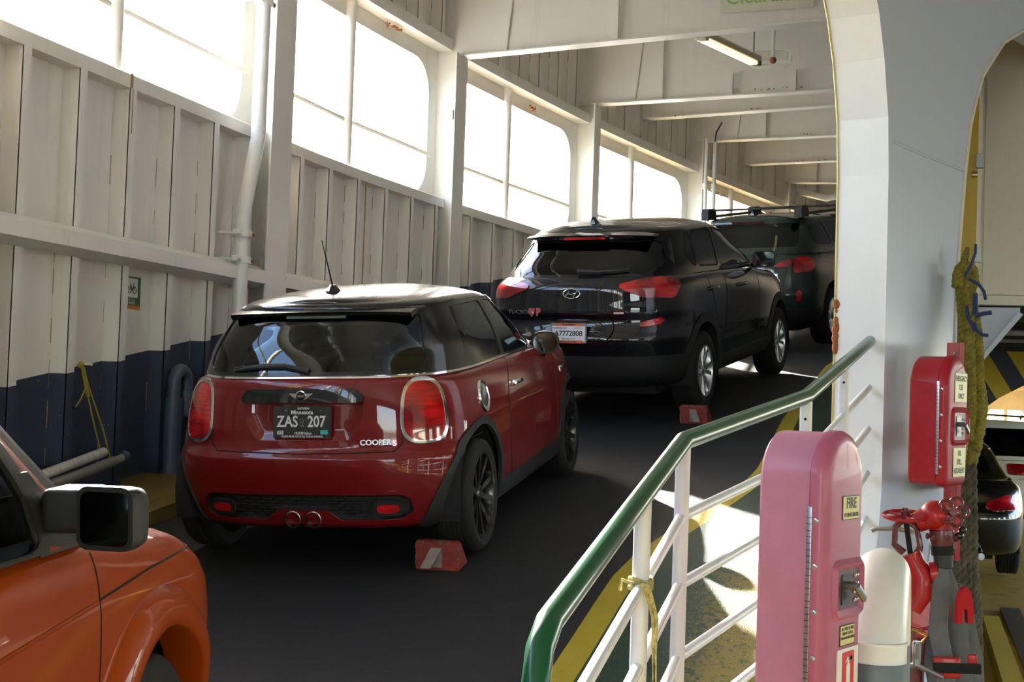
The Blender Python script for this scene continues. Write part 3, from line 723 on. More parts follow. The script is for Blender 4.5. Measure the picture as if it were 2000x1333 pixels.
def mirror_part(car, x, y, z, w, h, d, m_case, stem, sg=-1, rnd=.04, yawd=6):
    """rear facing door mirror; centre x,y,z"""
    M = Matrix.Translation((x, y, z)) @ Matrix.Rotation(radians(yawd)*(1 if sg < 0 else -1), 4, 'Z'); mb = MB(); rings = []
    for t, k in ((0, 1.0), (.25, 1.0), (.6, .92), (.85, .72), (1.0, .35)):
        rings.append([tuple(M @ Vector((t*d, a*k, b*k))) for a, b in rrect(w, h, rnd)])
    mb.loft(rings, m_case); mb.loft([[tuple(M @ Vector((-.012, a, b))) for a, b in rrect(w, h, rnd)], [tuple(M @ Vector((0, a, b))) for a, b in rrect(w, h, rnd)]], M_PLAST)
    mb.tube(stem, [.028, .024], m_case, 10); mo = car.part('door_mirror', mb)
    g = MB(); g.add([tuple(M @ Vector((-.014, a, b))) for a, b in rrect(w-.028, h-.028, max(.01, rnd-.012))], [tuple(range(24))], G_MIRR); obj('mirror_glass', g, parent=mo, loc=(0,0,0)); return mo

# ---------------------------------------------------------------- red hatchback (three door)
def build_red_hatch():
    c = Car('hatchback_car', 'dusty red three-door hatchback with black roof and black wheels on the ramp', (-3.112, 6.974, .690), -2.72, 6.9, -2.12)
    RED = mat('red_car_paint', (.15, .0025, .004), .5, coat=.8, spec=.15, var=.10, vscale=3); BLK = mat('black_roof_paint', (.006, .006, .007), .25, coat=1, spec=.1)
    M_CLAD = M_PLAST
    hood = lambda x: pchip([-1, 2.5, 2.9, 3.3, 3.65, 3.85], [1.0, 1.0, .97, .925, .84, .72], x)
    def zs(x, z, y):
        f = (hood(x)-.5)/.5; return np.where(z > .5, .5+(z-.5)*f, z)
    LR, NR = .62, 3.2
    low = [(.185,.26,3.60,.70,.5,2.6,.5,2.6), (.205,.10,3.70,.80,LR,3,.7,2.6), (.235,.050,3.74,.83,LR,3,.7,2.6), (.30,.035,3.78,.845,LR,3.2,.75,2.6), (.40,.012,3.82,.858,LR,3.2,.8,2.5), (.52,.0,3.84,.864,LR,3.2,.85,2.5), (.585,.004,3.85,.864,LR,3.2,.9,2.5),
           (.615,.03,3.85,.862,LR,3.2,.9,2.5), (.64,.046,3.85,.860,LR,3.2,.9,2.5), (.74,.062,3.84,.855,LR,3.2,.9,2.5), (.86,.082,3.82,.838,LR,3.2,.9,2.5), (.94,.10,3.80,.815,LR,3.2,.9,2.5), (.985,.118,3.78,.792,.70,3.4,.9,2.5), (1.0,.135,3.76,.770,1.0,3.9,.85,2.6), (1.004,.15,3.74,.755,1.0,3.9,.8,2.7)]
    s, P = shell(low, zs, tap=(.035, .05), nlev=84, n1=30, n2=26, n3=60, n4=14); c.base(s)
    # carve
    for x in (.58, 3.075):
        for sg in (-1, 1): _, s = s.split(arch_fn(x, .325, .375, sg))
    # black lower cladding: sill and arch flares
    def flare(x): return lambda V: np.maximum(np.hypot(V[:,0]-x, V[:,2]-.31)-.432, .60-np.abs(V[:,1]))
    sill = region([(.9, -1), (2.75, -1), (2.75, .335), (.9, .325)], (0, 2), 0, lambda W: .6-np.abs(W[:,1]))
    low_r = lambda V: np.maximum(np.maximum(V[:,2]-.36, V[:,0]-.75), .60-np.abs(V[:,1]))
    low_r2 = lambda V: np.maximum(V[:,2]-(.14+.9*np.maximum(0, V[:,0]-.10)), .66-np.abs(V[:,1]))
    f = lambda V: np.minimum(np.minimum(np.minimum(flare(.58)(V), flare(3.075)(V)), sill(V)), low_r2(V)*np.where(V[:,0] < .6, 1, 1)+np.where(V[:,0] > .7, 9, 0))
    cl, s = s.split(f)
    side_marker = region([(.165, .42), (.19, .42), (.232, .58), (.207, .60)], (0, 2), 0.0, lambda W: W[:,1]+.5)
    cl = cl.plate(-.01, .012); c.part('cladding', cl, M_CLAD)
    cond = lambda W: W[:,0]-.55
    # tail lamps
    def lreg(sg, grow=0.0):
        def f(V):
            u = .82*sg*V[:,1]+.57*V[:,0]; t = (V[:,2]-.823)/.168; a = .126-.014*t+grow; b_ = .168+grow; du = (u-.630-.004*t)/a; dz = (V[:,2]-.823)/b_
            return np.maximum(((np.abs(du)**3+np.abs(dz)**3)**(1/3)-1)*.13, np.maximum(V[:,0]-.6, -sg*V[:,1]))
        return f
    for sg in (-1, 1):
        la, s = s.split(lreg(sg))
        ring, lens = la.split(lambda V: -lreg(sg, -.016)(V))
        ro = c.part('tail_lamp', lens.plate(-.01, .014), M_LENS)
        c.part('chrome_ring', ring.plate(-.012, .022), M_CHROME, parent=ro)
        cu = lambda V, sg=sg: np.hypot((.82*sg*V[:,1]+.57*V[:,0]-.632)*1.0, (V[:,2]-.845))
        c1, _o = lens.split(lambda V: cu(V)-.068); c2, c3 = c1.split(lambda V: cu(V)-.052); obj('lamp_rings', c3.plate(.012, .019).mb(M_LENSD), parent=ro, loc=(0,0,0)); obj('lamp_center', c2.plate(.012, .017).mb(mat('bright_red_lens', (.85, .02, .02), .1, coat=1)), parent=ro, loc=(0,0,0))
        c4, _o = lens.split(lambda V, sg=sg: np.hypot((.82*sg*V[:,1]+.57*V[:,0]-.632)*1.15, (V[:,2]-.83)*.80)-.104); _a, c5 = c4.split(lambda V, sg=sg: np.hypot((.82*sg*V[:,1]+.57*V[:,0]-.632)*1.15, (V[:,2]-.83)*.80)-.088); obj('lamp_rings', c5.plate(.012, .0165).mb(M_LENSD), parent=ro, loc=(0,0,0))
        rv, _ = lens.split(region([(.60, .688), (.72, .692), (.72, .712), (.60, .708)], (1, 2), .008, cond, sg)); obj('reverse_lamp', rv.plate(.012, .018).mb(mat('smoked_lamp', (.10, .09, .09), .2, coat=1)), parent=ro, loc=(0,0,0))
    # boot lid recess with number plate
    rec = [(-.335, .94), (.335, .94), (.335, .80), (.27, .68), (-.27, .68), (-.335, .80)]
    rc, s = s.split(region(rec, (1, 2), .06, cond)); rc2 = Surf(rc.V.copy(), rc.N, rc.F); dd = -region(rec, (1, 2), .06)(rc.V); rc2.V[:,0] += .030*np.clip(dd/.05, 0, 1); c.part('boot_recess', rc2, RED)
    hb = [(-.34, .905), (-.30, .945), (.30, .945), (.34, .905), (.335, .875), (-.335, .875)]
    hs, _ = Surf.grid(P, wrap=True).split(region(hb, (1, 2), .006, cond)); ho = c.part('handle_bar', hs.plate(-.03, .018), M_GLOSSB)
    # bumper insert
    ins = [(-.52, .275), (-.22, .27), (-.14, .325), (.14, .325), (.22, .27), (.52, .275), (.575, .31), (.57, .365), (.53, .385), (-.53, .385), (-.57, .365), (-.575, .31)]
    bi, s = s.split(region(ins, (1, 2), 0.0, cond, grow=.012)); b2 = Surf(bi.V.copy(), bi.N, bi.F); dd = -region(ins, (1, 2), 0, grow=.012)(bi.V); b2.V[:,0] += .028*np.clip(dd/.012, 0, 1)
    bo = c.part('bumper_insert', b2, M_PLAST)
    lipA = Surf.grid(P, wrap=True); l1, _ = lipA.split(region(ins, (1, 2), 0, cond, grow=.034)); l2, _ = l1.split(lambda V: -region(ins, (1, 2), 0, cond, grow=.014)(V)); c.part('bumper_lip', l2.plate(-.005, .014), RED)
    mb = MB()
    for r_ in range(6):
        for k in range(11):
            y0 = -.40+k*.08+(.04 if r_ % 2 else 0); z0 = .288+r_*.017
            if abs(y0) < .16 and z0 < .35 or abs(y0) > .36: continue
            p, _n = c.rear(y0, z0, -.020); mb.box((p.x-.008, y0-.030, z0-.003), (p.x+.004, y0+.030, z0+.003), M_PLAST)
    obj('mesh_grille', mb, parent=bo, loc=(0,0,0))
    for sg in (-1, 1):
        q = Surf.grid(P, wrap=True); fo, _ = q.split(region([(.405, .303), (.515, .305), (.525, .352), (.41, .352)], (1, 2), .02, cond, sg)); fo = c.part('fog_lamp', fo.plate(-.02, -.002), M_LENS)
        q2, _ = q.split(region([(.385, .287), (.535, .29), (.545, .370), (.39, .370)], (1, 2), .03, cond, sg)); q3, _ = q2.split(lambda V: -region([(.405, .303), (.515, .305), (.525, .352), (.41, .352)], (1, 2), .02, cond, sg)(V)); obj('lamp_bezel', q3.plate(-.02, .002).mb(M_PLAST), parent=fo, loc=(0,0,0))
    for y in (-.058, .058):
        mb = MB(); M = frame((.035, y, .262), (0, 1, 0), (-1, 0, 0)); mb.lathe([(.043, -.2), (.045, 0), (.046, .012), (.041, .014), (.038, 0), (.037, -.15), (.001, -.15)], M, mat('steel_exhaust', (.30, .29, .28), .25, 1.0), 28); c.part('exhaust_pipe', mb)
    # side marker, door gaps, handle, fuel cap, side scuttle
    for sg in (-1,):
        q = Surf.grid(P, wrap=True); sm, _ = q.split(side_marker); c.part('side_marker', sm.plate(0, .017), mat('orange_lens', (.8, .10, .02), .15, coat=1))
    for sg in (-1, 1):
        c.part('door_gap', c.line([(1.42, 1.0), (1.33, .93), (1.22, .78), (1.20, .60), (1.20, .45), (1.24, .335)], 'side', sg=sg))
        c.part('door_gap', c.line([(2.62, .98), (2.60, .70), (2.58, .345)], 'side', sg=sg))
        F = c.side_frame(1.42, .85, .0, sg); mb = MB(); mb.rbox((-.09, -.014, .012), (.09, .014, .034), .008, M_CHROME, F); mb.rbox((-.095, -.018, -.01), (-.06, .018, .03), .008, M_CHROME, F); mb.rbox((.06, -.014, -.01), (.09, .014, .03), .006, M_CHROME, F); c.part('door_handle', mb)
        F = c.side_frame(2.86, .80, .0, sg); mb = MB(); mb.rbox((-.10, -.022, -.004), (.08, .022, .008), .006, M_CHROME, F); mb.rbox((-.07, -.010, .004), (.05, .010, .011), .004, M_GLOSSB, F); c.part('side_scuttle', mb)
    F = c.side_frame(.70, .845, -.003, -1); mb = MB(); mb.lathe([(.092, -.002), (.088, .012), (.080, .008), (.074, .006), (.03, .018), (.001, .020)], F, M_CHROME, 32); c.part('fuel_cap', mb)
    c.part('door_gap', c.line([(.60, .655), (.45, .65), (.30, .648)], 'side', r=.003))
    # boot lid outline
    c.part('boot_gap', c.line([(-.565, .99), (-.545, .80), (-.54, .66), (-.50, .622), (0, .612), (.50, .622), (.54, .66), (.545, .80), (.565, .99)], 'rear', n=10))
    body = c.part('body', s, RED)
    # bonnet
    ring = P[-1]; hd = cap_surf(ring, .05, 18, x0=2.55); c.part('bonnet', hd, RED)
    # greenhouse
    gh = [(1.0,.135,2.92,.760,1.0,3.9,.9,2.4), (1.03,.150,2.85,.752,1.0,3.9,.9,2.4), (1.15,.215,2.62,.712,.9,3.9,.85,2.4), (1.27,.30,2.36,.645,.9,3.9,.75,2.5), (1.335,.345,2.22,.605,.85,3.6,.70,2.6), (1.36,.345,2.17,.590,.85,3.5,.7,2.6), (1.378,.355,2.12,.565,.85,3.4,.7,2.6), (1.388,.38,2.08,.53,.85,3.3,.7,2.6)]
    def zs2(x, z, y):
        t = np.clip((z-1.0)/.4, 0, 1); return z+t*(.022*(1-np.abs(np.clip((x-1.15)/.85, -1.3, 1.3))**2))
    g, PG = shell(gh, zs2, nlev=26, n3=40)
    chrome, g = g.split(lambda V: V[:,2]-1.012)
    chrome, _f = chrome.split(lambda V: V[:,0]-2.55); c.part('chrome_strip', chrome.plate(-.004, .006), M_CHROME); 
    g = g.join(_f); frontw = lambda V: 2.2-V[:,0]
    win = region([(-.63, 1.03), (.63, 1.03), (.535, 1.325), (-.535, 1.325)], (1, 2), .06, lambda W: W[:,0]-.6)
    rw, g = g.split(win); rwo = c.part('rear_window', rw.plate(-.006, 0), G_MID)
    for sg in (-1, 1):
        qw, g = g.split(region([(.62, 1.02), (1.38, 1.02), (1.44, 1.345), (.80, 1.34)], (0, 2), .03, lambda W: .45-W[:,1], sg)); c.part('quarter_window', qw.plate(-.006, 0), G_CLR)
        dw, g = g.split(region([(1.46, 1.02), (2.55, 1.02), (2.03, 1.315), (1.52, 1.345)], (0, 2), .02, lambda W: .45-W[:,1], sg)); c.part('door_window', dw.plate(-.006, 0), G_CLR)
    ws, g = g.split(region([(-.60, 1.03), (.60, 1.03), (.50, 1.34), (-.50, 1.34)], (1, 2), .05, lambda W: 1.9-W[:,0])); c.part('windscreen', ws.plate(-.006, 0), G_CLR)
    roofside, pill = g.split(lambda V: 1.348-(V[:,2]-.022*(1-np.abs(np.clip((V[:,0]-1.15)/.85, -1.3, 1.3))**2)))
    c.part('pillars', pill.plate(-.012, 0), M_GLOSSB)
    rf = cap_surf(PG[-1], .055, 20); rf.V[:,2] += -.0; ro = c.part('roof', rf, BLK); c.part('roof_edge', roofside, BLK)
    # spoiler lip
    mb = MB(); rings = []
    for k in range(25):
        v = -1+2*k/24; y = v*.525; x = .335+.055*abs(v)**2.6+.0; z = 1.348-.014*abs(v)**3
        rings.append([(x+.16, y, z+.022), (x+.02, y, z+.014), (x-.035+.02*abs(v)**3, y, z), (x-.030+.02*abs(v)**3, y, z-.016), (x+.01, y, z-.030), (x+.12, y, z-.02)])
    mb.loft(rings, BLK); sp = c.part('roof_spoiler', mb)
    mb = MB(); mb.box((.316, -.17, 1.312), (.334, .17, 1.326), mat('smoked_brake_light', (.10, .12, .12), .3, coat=1)); obj('brake_light', mb, parent=sp, loc=(0,0,0))
    # antenna
    mb = MB(); a = Vector((.60, 0, 1.445)); mb.loft([[(a.x-.065+.11*t-.0, sg*1.5, z) for t, sg in ((0, 0), (.2, .018), (.6, .026), (1, .018), (1.25, 0), (1, -.018), (.6, -.026), (.2, -.018))] for z in (1.40, 1.452)]+[[(a.x-.03+.05*t, sg*.6, 1.485) for t, sg in ((0, 0), (.2, .018), (.6, .026), (1, .018), (1.25, 0), (1, -.018), (.6, -.026), (.2, -.018))]], M_PLAST)
    ao = c.part('antenna', mb); m2 = MB(); m2.tube([(a.x, 0, 1.47), (a.x-.07, .0, 1.60), (a.x-.145, 0, 1.735)], [.0055, .004, .0025], M_PLAST, 8); obj('antenna_rod', m2, parent=ao, loc=(0,0,0))
    # rear wiper
    mb = MB(); W = [(.20, 1.045), (.05, 1.06), (-.1, 1.075), (-.18, 1.07)]
    pts = []
    for y, z in ((-.02, 1.035), (.12, 1.065), (.30, 1.06), (.42, 1.045)):
        x = .15+(z-1)*.5+.06*abs(y)**2+.0; pts.append((x-.028, y, z))
    mb.tube(pts, [.02, .016, .012, .006], M_PLAST, 8); mb.tube([(p[0]+.008, p[1], p[2]+.012) for p in pts[1:]], .006, M_PLAST, 6); c.part('rear_wiper', mb)
    # mirror
    for sg in (-1, 1): mirror_part(c, 2.25, sg*.855, 1.025, .185, .15, .12, M_GLOSSB, [(2.33, sg*.83, .97), (2.40, sg*.775, .90)], sg, .070)
    # plate
    po, n_ = c.rear(0, .775, 0); F = frame((.075, 0, .775), (0, -1, 0), (-1, 0, .12)); DK = mat('plate_black', (.012, .012, .013), .35, coat=.3); WHT = mat('plate_white', (.62, .62, .60), .5)
    mb = MB(); mb.prism(rrect(.325, .172, .012), F, .012, DK); mb.prism(rrect(.295, .150, .008), F @ Matrix.Translation((0, 0, .0115)), .002, DK); pl = c.part('number_plate', mb)
    T = F @ Matrix.Translation((0, 0, .0145)); mb = MB()
    for t, sz, x, y, sx, bd in (('ZAS', .082, -.082, .002, .82, .0016), ('207', .082, .082, .002, .82, .0016), ('Minnesota', .030, 0, .052, 1.0, .0006), ('SATURN', .015, .008, .073, 1.15, .0004), ('10,000 lakes', .020, .005, -.058, 1, .0004), ('100,000 MILES AND STILL GOING STRONG', .0135, 0, -.0755, .92, .0003)):
        q = text_mb(t, sz, T @ Matrix.Translation((x, y, 0)), WHT, .0015, sx=sx, bold=bd); mb.add(q.v, q.f, WHT)
    mb.tube([tuple(T @ Vector(p)) for p in ((-.010, .018, 0), (.014, .014, 0), (.006, .002, 0), (.004, -.012, 0), (.012, -.020, 0), (-.010, -.020, 0))], .0009, WHT, 4, closed=True)
    for x, y in ((-.09, .062), (.105, .062)): mb.lathe([(.004, 0), (.003, .002), (.001, .0022)], T @ Matrix.Translation((x, y, 0)), M_CHROME, 10)
    obj('plate_lettering', mb, parent=pl, loc=(0,0,0))
    mb = MB(); mb.prism(rrect(.040, .022, .002), T @ Matrix.Translation((.125, -.052, -.001)), .002, mat('teal_sticker', (.05, .50, .42), .5)); q = text_mb("'25", .014, T @ Matrix.Translation((.128, -.052, .0012)), DK, .001); mb.add(q.v, q.f, DK); obj('year_sticker', mb, parent=pl, loc=(0,0,0))
    mb = MB(); mb.prism(rrect(.036, .020, .002), T @ Matrix.Translation((-.122, -.054, -.001)), .002, WHT); q = text_mb("SEP", .016, T @ Matrix.Translation((-.122, -.054, .0012)), DK, .001); mb.add(q.v, q.f, DK); obj('month_sticker', mb, parent=pl, loc=(0,0,0))
    # winged badge, model lettering
    F = frame(c.rear(0, .915, 0)[0]+Vector((-.030, 0, .0)), (0, -1, 0), (-1, 0, .08)); mb = MB(); mb.lathe([(.030, 0), (.030, .005), (.025, .006), (.024, .003), (.001, .003)], F, M_CHROME, 28); mb.lathe([(.0235, .0032), (.001, .0042)], F, M_GLOSSB, 24)
    for sg in (-1, 1):
        P_ = [(.026*sg, .013), (.066*sg, .016), (.060*sg, .008), (.053*sg, .003), (.045*sg, -.004), (.036*sg, -.010), (.027*sg, -.014)]
        mb.prism(P_ if sg > 0 else P_[::-1], F, .004, M_ALLOY)
    q = text_mb('MINI', .016, F @ Matrix.Translation((0, 0, .005)), M_ALLOY, .001, sx=1.1, bold=.0003); mb.add(q.v, q.f, M_ALLOY); c.part('badge', mb)
    F = c.rear_frame(-.42, .668, .016); BSIL = mat('badge_silver', (.62, .62, .64), .42, .7); q = text_mb('COOPER', .040, F @ Matrix.Translation((-.015, 0, 0)), BSIL, .004, sx=1.05, bold=.001); c.part('model_lettering', q)
    q = text_mb('S', .040, F @ Matrix.Translation((.085, -.006, 0)) @ Matrix.Shear('XY', 4, (.3, 0)) if False else F @ Matrix.Translation((.085, -.006, 0)), mat('pink_red_badge', (.65, .18, .22), .2, .6), .004, sx=1.2, bold=.0012); c.part('model_letter', q, label='red S letter')
    # wheels, underbody, interior
    for x in (.58, 3.075):
        for sg in (-1, 1): wheel(c, x, sg*.745, .3105, .2415, .205, M_BALLOY, 'ten', sg)
    mb = MB(); mb.box((.35, -.60, .17), (3.5, .60, .40), M_UNDER)
    for x in (.58, 3.075):
        for sg in (-1, 1): well(mb, x, sg*.82, .325, .385, sg)
    mb.box((.10, -.45, .22), (.4, .45, .30), M_UNDER); c.part('underbody', mb)
    interior(c, 1.62, .95, .80, 2.35, 1.0, .74, .3, xfloor=.30)
    mb = MB(); mb.rbox((2.02, -.12, 1.285), (2.05, .12, 1.34), .01, M_INT); c.part('rear_view_mirror', mb)
    return c
red_car = build_red_hatch()
# ---------------------------------------------------------------- generic car builder for the other vehicles
def ureg(poly, r, sg, kx=.57, ky=.82, xmax=.9, grow=0.0):
    pl = inset(poly, r) if r else poly
    return lambda V: np.maximum(poly_sdf(np.stack([ky*sg*V[:,1]+kx*V[:,0], V[:,2]], 1), pl)-r-grow, np.maximum(V[:,0]-xmax, -sg*V[:,1]))
def gen_car(S):
    c = Car(S['name'], S['label'], S['loc'], *S['pose'], group=S.get('group')); PAINT = S['paint']
    s, P = shell(S['low'], S.get('zs'), tap=S.get('tap', (.03, .05)), nlev=S.get('nlev', 60), n1=22, n2=20); c.base(s); full = Surf.grid(P, wrap=True)
    for x in S['axles']:
        for sg in (-1, 1): _, s = s.split(arch_fn(x, S['R']+.02, S['R']+S.get('gap', .06), sg))
    if S.get('clad'):
        zc, rf, yl_ = S['clad']
        f = lambda V: np.minimum(V[:,2]-zc(V[:,0]), np.min([np.maximum(np.hypot(V[:,0]-x, V[:,2]-S['R'])-rf, yl_-np.abs(V[:,1])) for x in S['axles']], axis=0))
        cl, s = s.split(f); c.part('cladding', cl.plate(-.01, .010), S.get('mclad', M_PLAST))
    for nm, poly, r, m, h, k in S.get('rearpatch', []):            # (name, poly(y,z) or (u,z), radius, material, height, mode)
        for sg in ((-1, 1) if k[0] == 'u' else (1,)):
            if k[0] == 'u' and S.get('only_right') and sg > 0: continue
            fn = ureg(poly, r, sg) if k[0] == 'u' else region(poly, (1, 2), r, lambda W: W[:,0]-.7)
            if len(k) > 1 and k[1] == 'o': pa, _ = full.split(fn)
            else: pa, s = s.split(fn)
            if h > 0: o = c.part(nm, pa.plate(-.01, h), m)
            else: o = c.part(nm, pa.off(h), m)
    c.part('body', s, PAINT)
    if S.get('cowl') is not None: c.part('bonnet', cap_surf(P[-1], S.get('hoodc', .05), 16, x0=S['cowl']-.35), PAINT)
    if S.get('deck'): c.part('boot_lid', cap_surf(P[-1], .02, 16, x1=S['deck']), PAINT)
    g, PG = shell(S['gh'], S.get('zs2'), nlev=22, n3=36)
    for nm, ax, poly, r, gm, side in S['windows']:
        for sg in ((-1, 1) if ax == 's' else (1,)):
            if ax == 's': fn = region(poly, (0, 2), r, lambda W: .40-W[:,1], sg); fg = region(poly, (0, 2), r, lambda W: .40-W[:,1], sg, grow=.016)
            elif ax == 'r': fn = region(poly, (1, 2), r, lambda W: W[:,0]-S.get('rearlim', .95))
            else: fn = region(poly, (1, 2), r, lambda W: S['frontlim']-W[:,0])
            w_, g = g.split(fn); wo = c.part(nm, w_.plate(-.006, 0), gm)
            if ax == 's' and S.get('trimm'): tr, g = g.split(fg); obj('window_trim', tr.plate(-.01, .006).mb(S['trimm']), parent=wo, loc=(0,0,0))
    if S.get('pillar_z'):
        rs, g = g.split(lambda V: S['pillar_z']-V[:,2]); c.part('roof_edge', rs, S.get('roofm', PAINT))
    c.part('pillars', g.plate(-.012, 0), S.get('pillm', PAINT))
    c.part('roof', cap_surf(PG[-1], S['crown'], 18), S.get('roofm', PAINT))
    for x in S['axles']:
        for sg in (-1, 1): wheel(c, x, sg*(S['track']-S['tw']/2), S['R'], S['rim'], S['tw'], S['mrim'], S.get('spokes', 'twin'), sg)
    mb = MB(); mb.box((S['axles'][0]-.55, -S['track']+.28, S['R']*.6), (S['axles'][1]+.5, S['track']-.28, S['R']*1.35), M_UNDER)
    for x in S['axles']:
        for sg in (-1, 1): well(mb, x, sg*(S['track']-.01), S['R']+.02, S['R']+S.get('gap', .06)+.01, sg, .27)
    c.part('underbody', mb)
    for k in S.get('side_gaps', []):
        for sg in (-1, 1): c.part('door_gap', c.line(k, 'side', sg=sg, r=.003))
    for k in S.get('rear_gaps', []): c.part('tailgate_gap', c.line(k, 'rear', r=.003))
    for x, z in S.get('handles', []):
        for sg in (-1, 1):
            F = c.side_frame(x, z, 0, sg); mb = MB(); mb.rbox((-.10, -.014, .012), (.10, .014, .036), .008, S.get('mhandle', PAINT), F); mb.rbox((-.10, -.018, -.01), (-.07, .018, .03), .008, S.get('mhandle', PAINT), F); mb.rbox((.07, -.014, -.01), (.10, .014, .03), .006, S.get('mhandle', PAINT), F); c.part('door_handle', mb)
    if S.get('int'): interior(c, *S['int'])
    return c, P, PG

# ---- black compact SUV
BLKP = mat('black_car_paint', (.003, .0033, .005), .5, coat=1, spec=.1)
hz_ = lambda x: pchip([-1, 2.7, 3.1, 3.6, 4.1, 4.5], [1.24, 1.17, 1.13, 1.08, 1.0, .86], x)
def zsS(x, z, y): return np.where(z > .6, .6+(z-.6)*(hz_(x)-.6)/(1.22-.6), z)
Lr = .72
suv = dict(name='suv_car', label='glossy black compact SUV parked ahead of the red hatchback, shark fin on its roof', loc=(-2.836, 11.771, 1.44), pose=(8.48, 8.49, -.28), paint=BLKP, zs=zsS, tap=(.03, .05),
    low=[(.27,.35,4.1,.74,.5,2.6,.6,2.6), (.31,.16,4.2,.86,Lr,3,.8,2.6), (.40,.07,4.36,.905,Lr,3.2,.9,2.6), (.52,.03,4.42,.915,Lr,3.2,1,2.5), (.62,.01,4.45,.92,Lr,3.2,1,2.5), (.70,.0,4.47,.925,Lr,3.2,1,2.5), (.76,.03,4.47,.925,Lr,3.2,1,2.5), (.86,.065,4.46,.925,Lr,3.2,1,2.5), (.92,.055,4.45,.925,Lr,3.2,1,2.5), (1.02,.07,4.42,.918,Lr,3.2,1,2.5), (1.12,.085,4.38,.90,.72,3.2,1,2.5), (1.18,.12,4.34,.875,.8,3.2,1,2.5), (1.215,.155,4.3,.845,.9,3.4,1,2.5), (1.222,.18,4.28,.82,1,3.6,1,2.5)],
    gh=[(1.21,.175,3.45,.825,1,3.6,.9,2.5), (1.26,.215,3.35,.81,1,3.6,.9,2.5), (1.40,.36,3.0,.745,1,3.6,.9,2.5), (1.53,.47,2.75,.68,1,3.6,.85,2.5), (1.575,.48,2.65,.655,.95,3.5,.8,2.6), (1.60,.50,2.6,.63,.95,3.5,.8,2.6), (1.62,.54,2.55,.585,.9,3.4,.8,2.6)],
    zs2=lambda x, z, y: z+np.clip((z-1.2)/.4, 0, 1)*(.022*(1-np.abs(np.clip((x-1.5)/1.05, -1.3, 1.3))**2))-np.clip((1.32-z)/.1, 0, 1)*.03*np.clip((x-1)/2, 0, 1),
    crown=.065, axles=(.9, 3.57), R=.351, rim=.229, tw=.225, track=.915, mrim=M_ALLOY, gap=.065, cowl=3.2, pillar_z=1.578, trimm=M_GAP,
    clad=(lambda x: .50+.06*np.clip((.9-x)/.6, 0, 1)+.04*np.clip((x-3.2)/.5, 0, 1)-.05*((x > 1.4)*(x < 3.1)), .515, .6),
    windows=[('rear_window', 'r', [(-.70, 1.30), (-.56, 1.235), (.56, 1.235), (.70, 1.30), (.60, 1.505), (-.60, 1.505)], .05, G_DARK, 0), ('quarter_window', 's', [(.84, 1.36), (.93, 1.28), (1.00, 1.28), (1.20, 1.55), (1.08, 1.55)], .015, G_DARK, 0), ('rear_door_window', 's', [(1.04, 1.275), (1.62, 1.255), (1.84, 1.575), (1.26, 1.56)], .03, G_DARK, 0), ('front_door_window', 's', [(1.70, 1.25), (2.82, 1.215), (2.52, 1.50), (1.93, 1.575)], .03, G_MID, 0), ('windscreen', 'f', [(-.62, 1.24), (.62, 1.24), (.52, 1.55), (-.52, 1.55)], .05, G_CLR, 0)],
    frontlim=2.3, rearlim=.75,
    rearpatch=[('tail_lamp', [(.385, 1.155), (.60, 1.20), (.86, 1.21), (.955, 1.15), (.86, 1.035), (.60, 1.045), (.42, 1.12)], .015, M_LENS, .012, 'u'), ('reflector', [(.53, .80), (.56, .845), (.74, .885), (.775, .865), (.72, .82)], .008, M_LENS, .006, 'u'), ('plate_recess', [(-.34, .70), (.34, .70), (.38, .78), (.36, .90), (-.36, .90), (-.38, .78)], .03, BLKP, -.018, 'r')],
    side_gaps=[[(1.62, 1.24), (1.60, 1.0), (1.50, .6), (1.50, .46)], [(1.05, 1.25), (1.18, 1.0), (1.26, .75)], [(2.75, 1.17), (2.72, .7), (2.68, .46)]], rear_gaps=[[(-.60, 1.22), (-.61, 1.0), (-.60, .80), (-.52, .68), (.52, .68), (.60, .80), (.61, 1.0), (.60, 1.22)]],
    handles=[(1.20, 1.06), (2.12, 1.04)], int=(1.9, 1.05, 1.06, 2.75, 1.18, .80, .45, .35, .6))
suv_car, PS, PGS = gen_car(suv); c = suv_car
# lamp details
full = Surf.grid(PS, wrap=True)
for sg in (-1, 1):
    for poly, m, h in (([(.44, 1.085), (.62, 1.055), (.72, 1.055), (.70, 1.085), (.56, 1.10)], M_LENSW, .016), ([(.46, 1.150), (.66, 1.178), (.66, 1.14), (.48, 1.125)], mat('bright_red_lens', (.85, .02, .02), .1, coat=1), .016), ([(.75, 1.06), (.84, 1.06), (.84, 1.11), (.75, 1.11)], mat('bright_red_lens', (.85, .02, .02), .1), .016)):
        pa, _ = full.split(ureg(poly, .006, sg)); c.part('lamp_segment', pa.plate(.010, h), m)
# spoiler with brake light, fin, wiper, badge, plate
mb = MB(); rings = []
for k in range(25):
    v = -1+2*k/24; y = v*.585; x = .43+.07*abs(v)**2.6; z = 1.575-.018*abs(v)**3
    h_ = 1-.75*abs(v)**5; rings.append([(x+.20, y, z+.045*h_), (x+.04, y, z+.020*h_), (x-.04*h_, y, z-.004), (x-.035*h_, y, z-.022*h_), (x+.02, y, z-.045*h_), (x+.16, y, z-.04*h_)])
mb.loft(rings, BLKP); sp = c.part('roof_spoiler', mb); mb = MB(); mb.box((.385, -.19, 1.533), (.42, .19, 1.552), M_LENS); obj('brake_light', mb, parent=sp, loc=(0,0,0))
mb = MB(); rings = []
for t in np.linspace(0, 1, 9): rings.append([(.56+.16*t*.6-.02*t-.0+.0, 0, 1.655+.005+.07*t)]*1) if False else None
F_ = [(0, .0), (.17, 0), (.15, .02), (.08, .045), (.045, .075), (.02, .078), (.005, .05)]
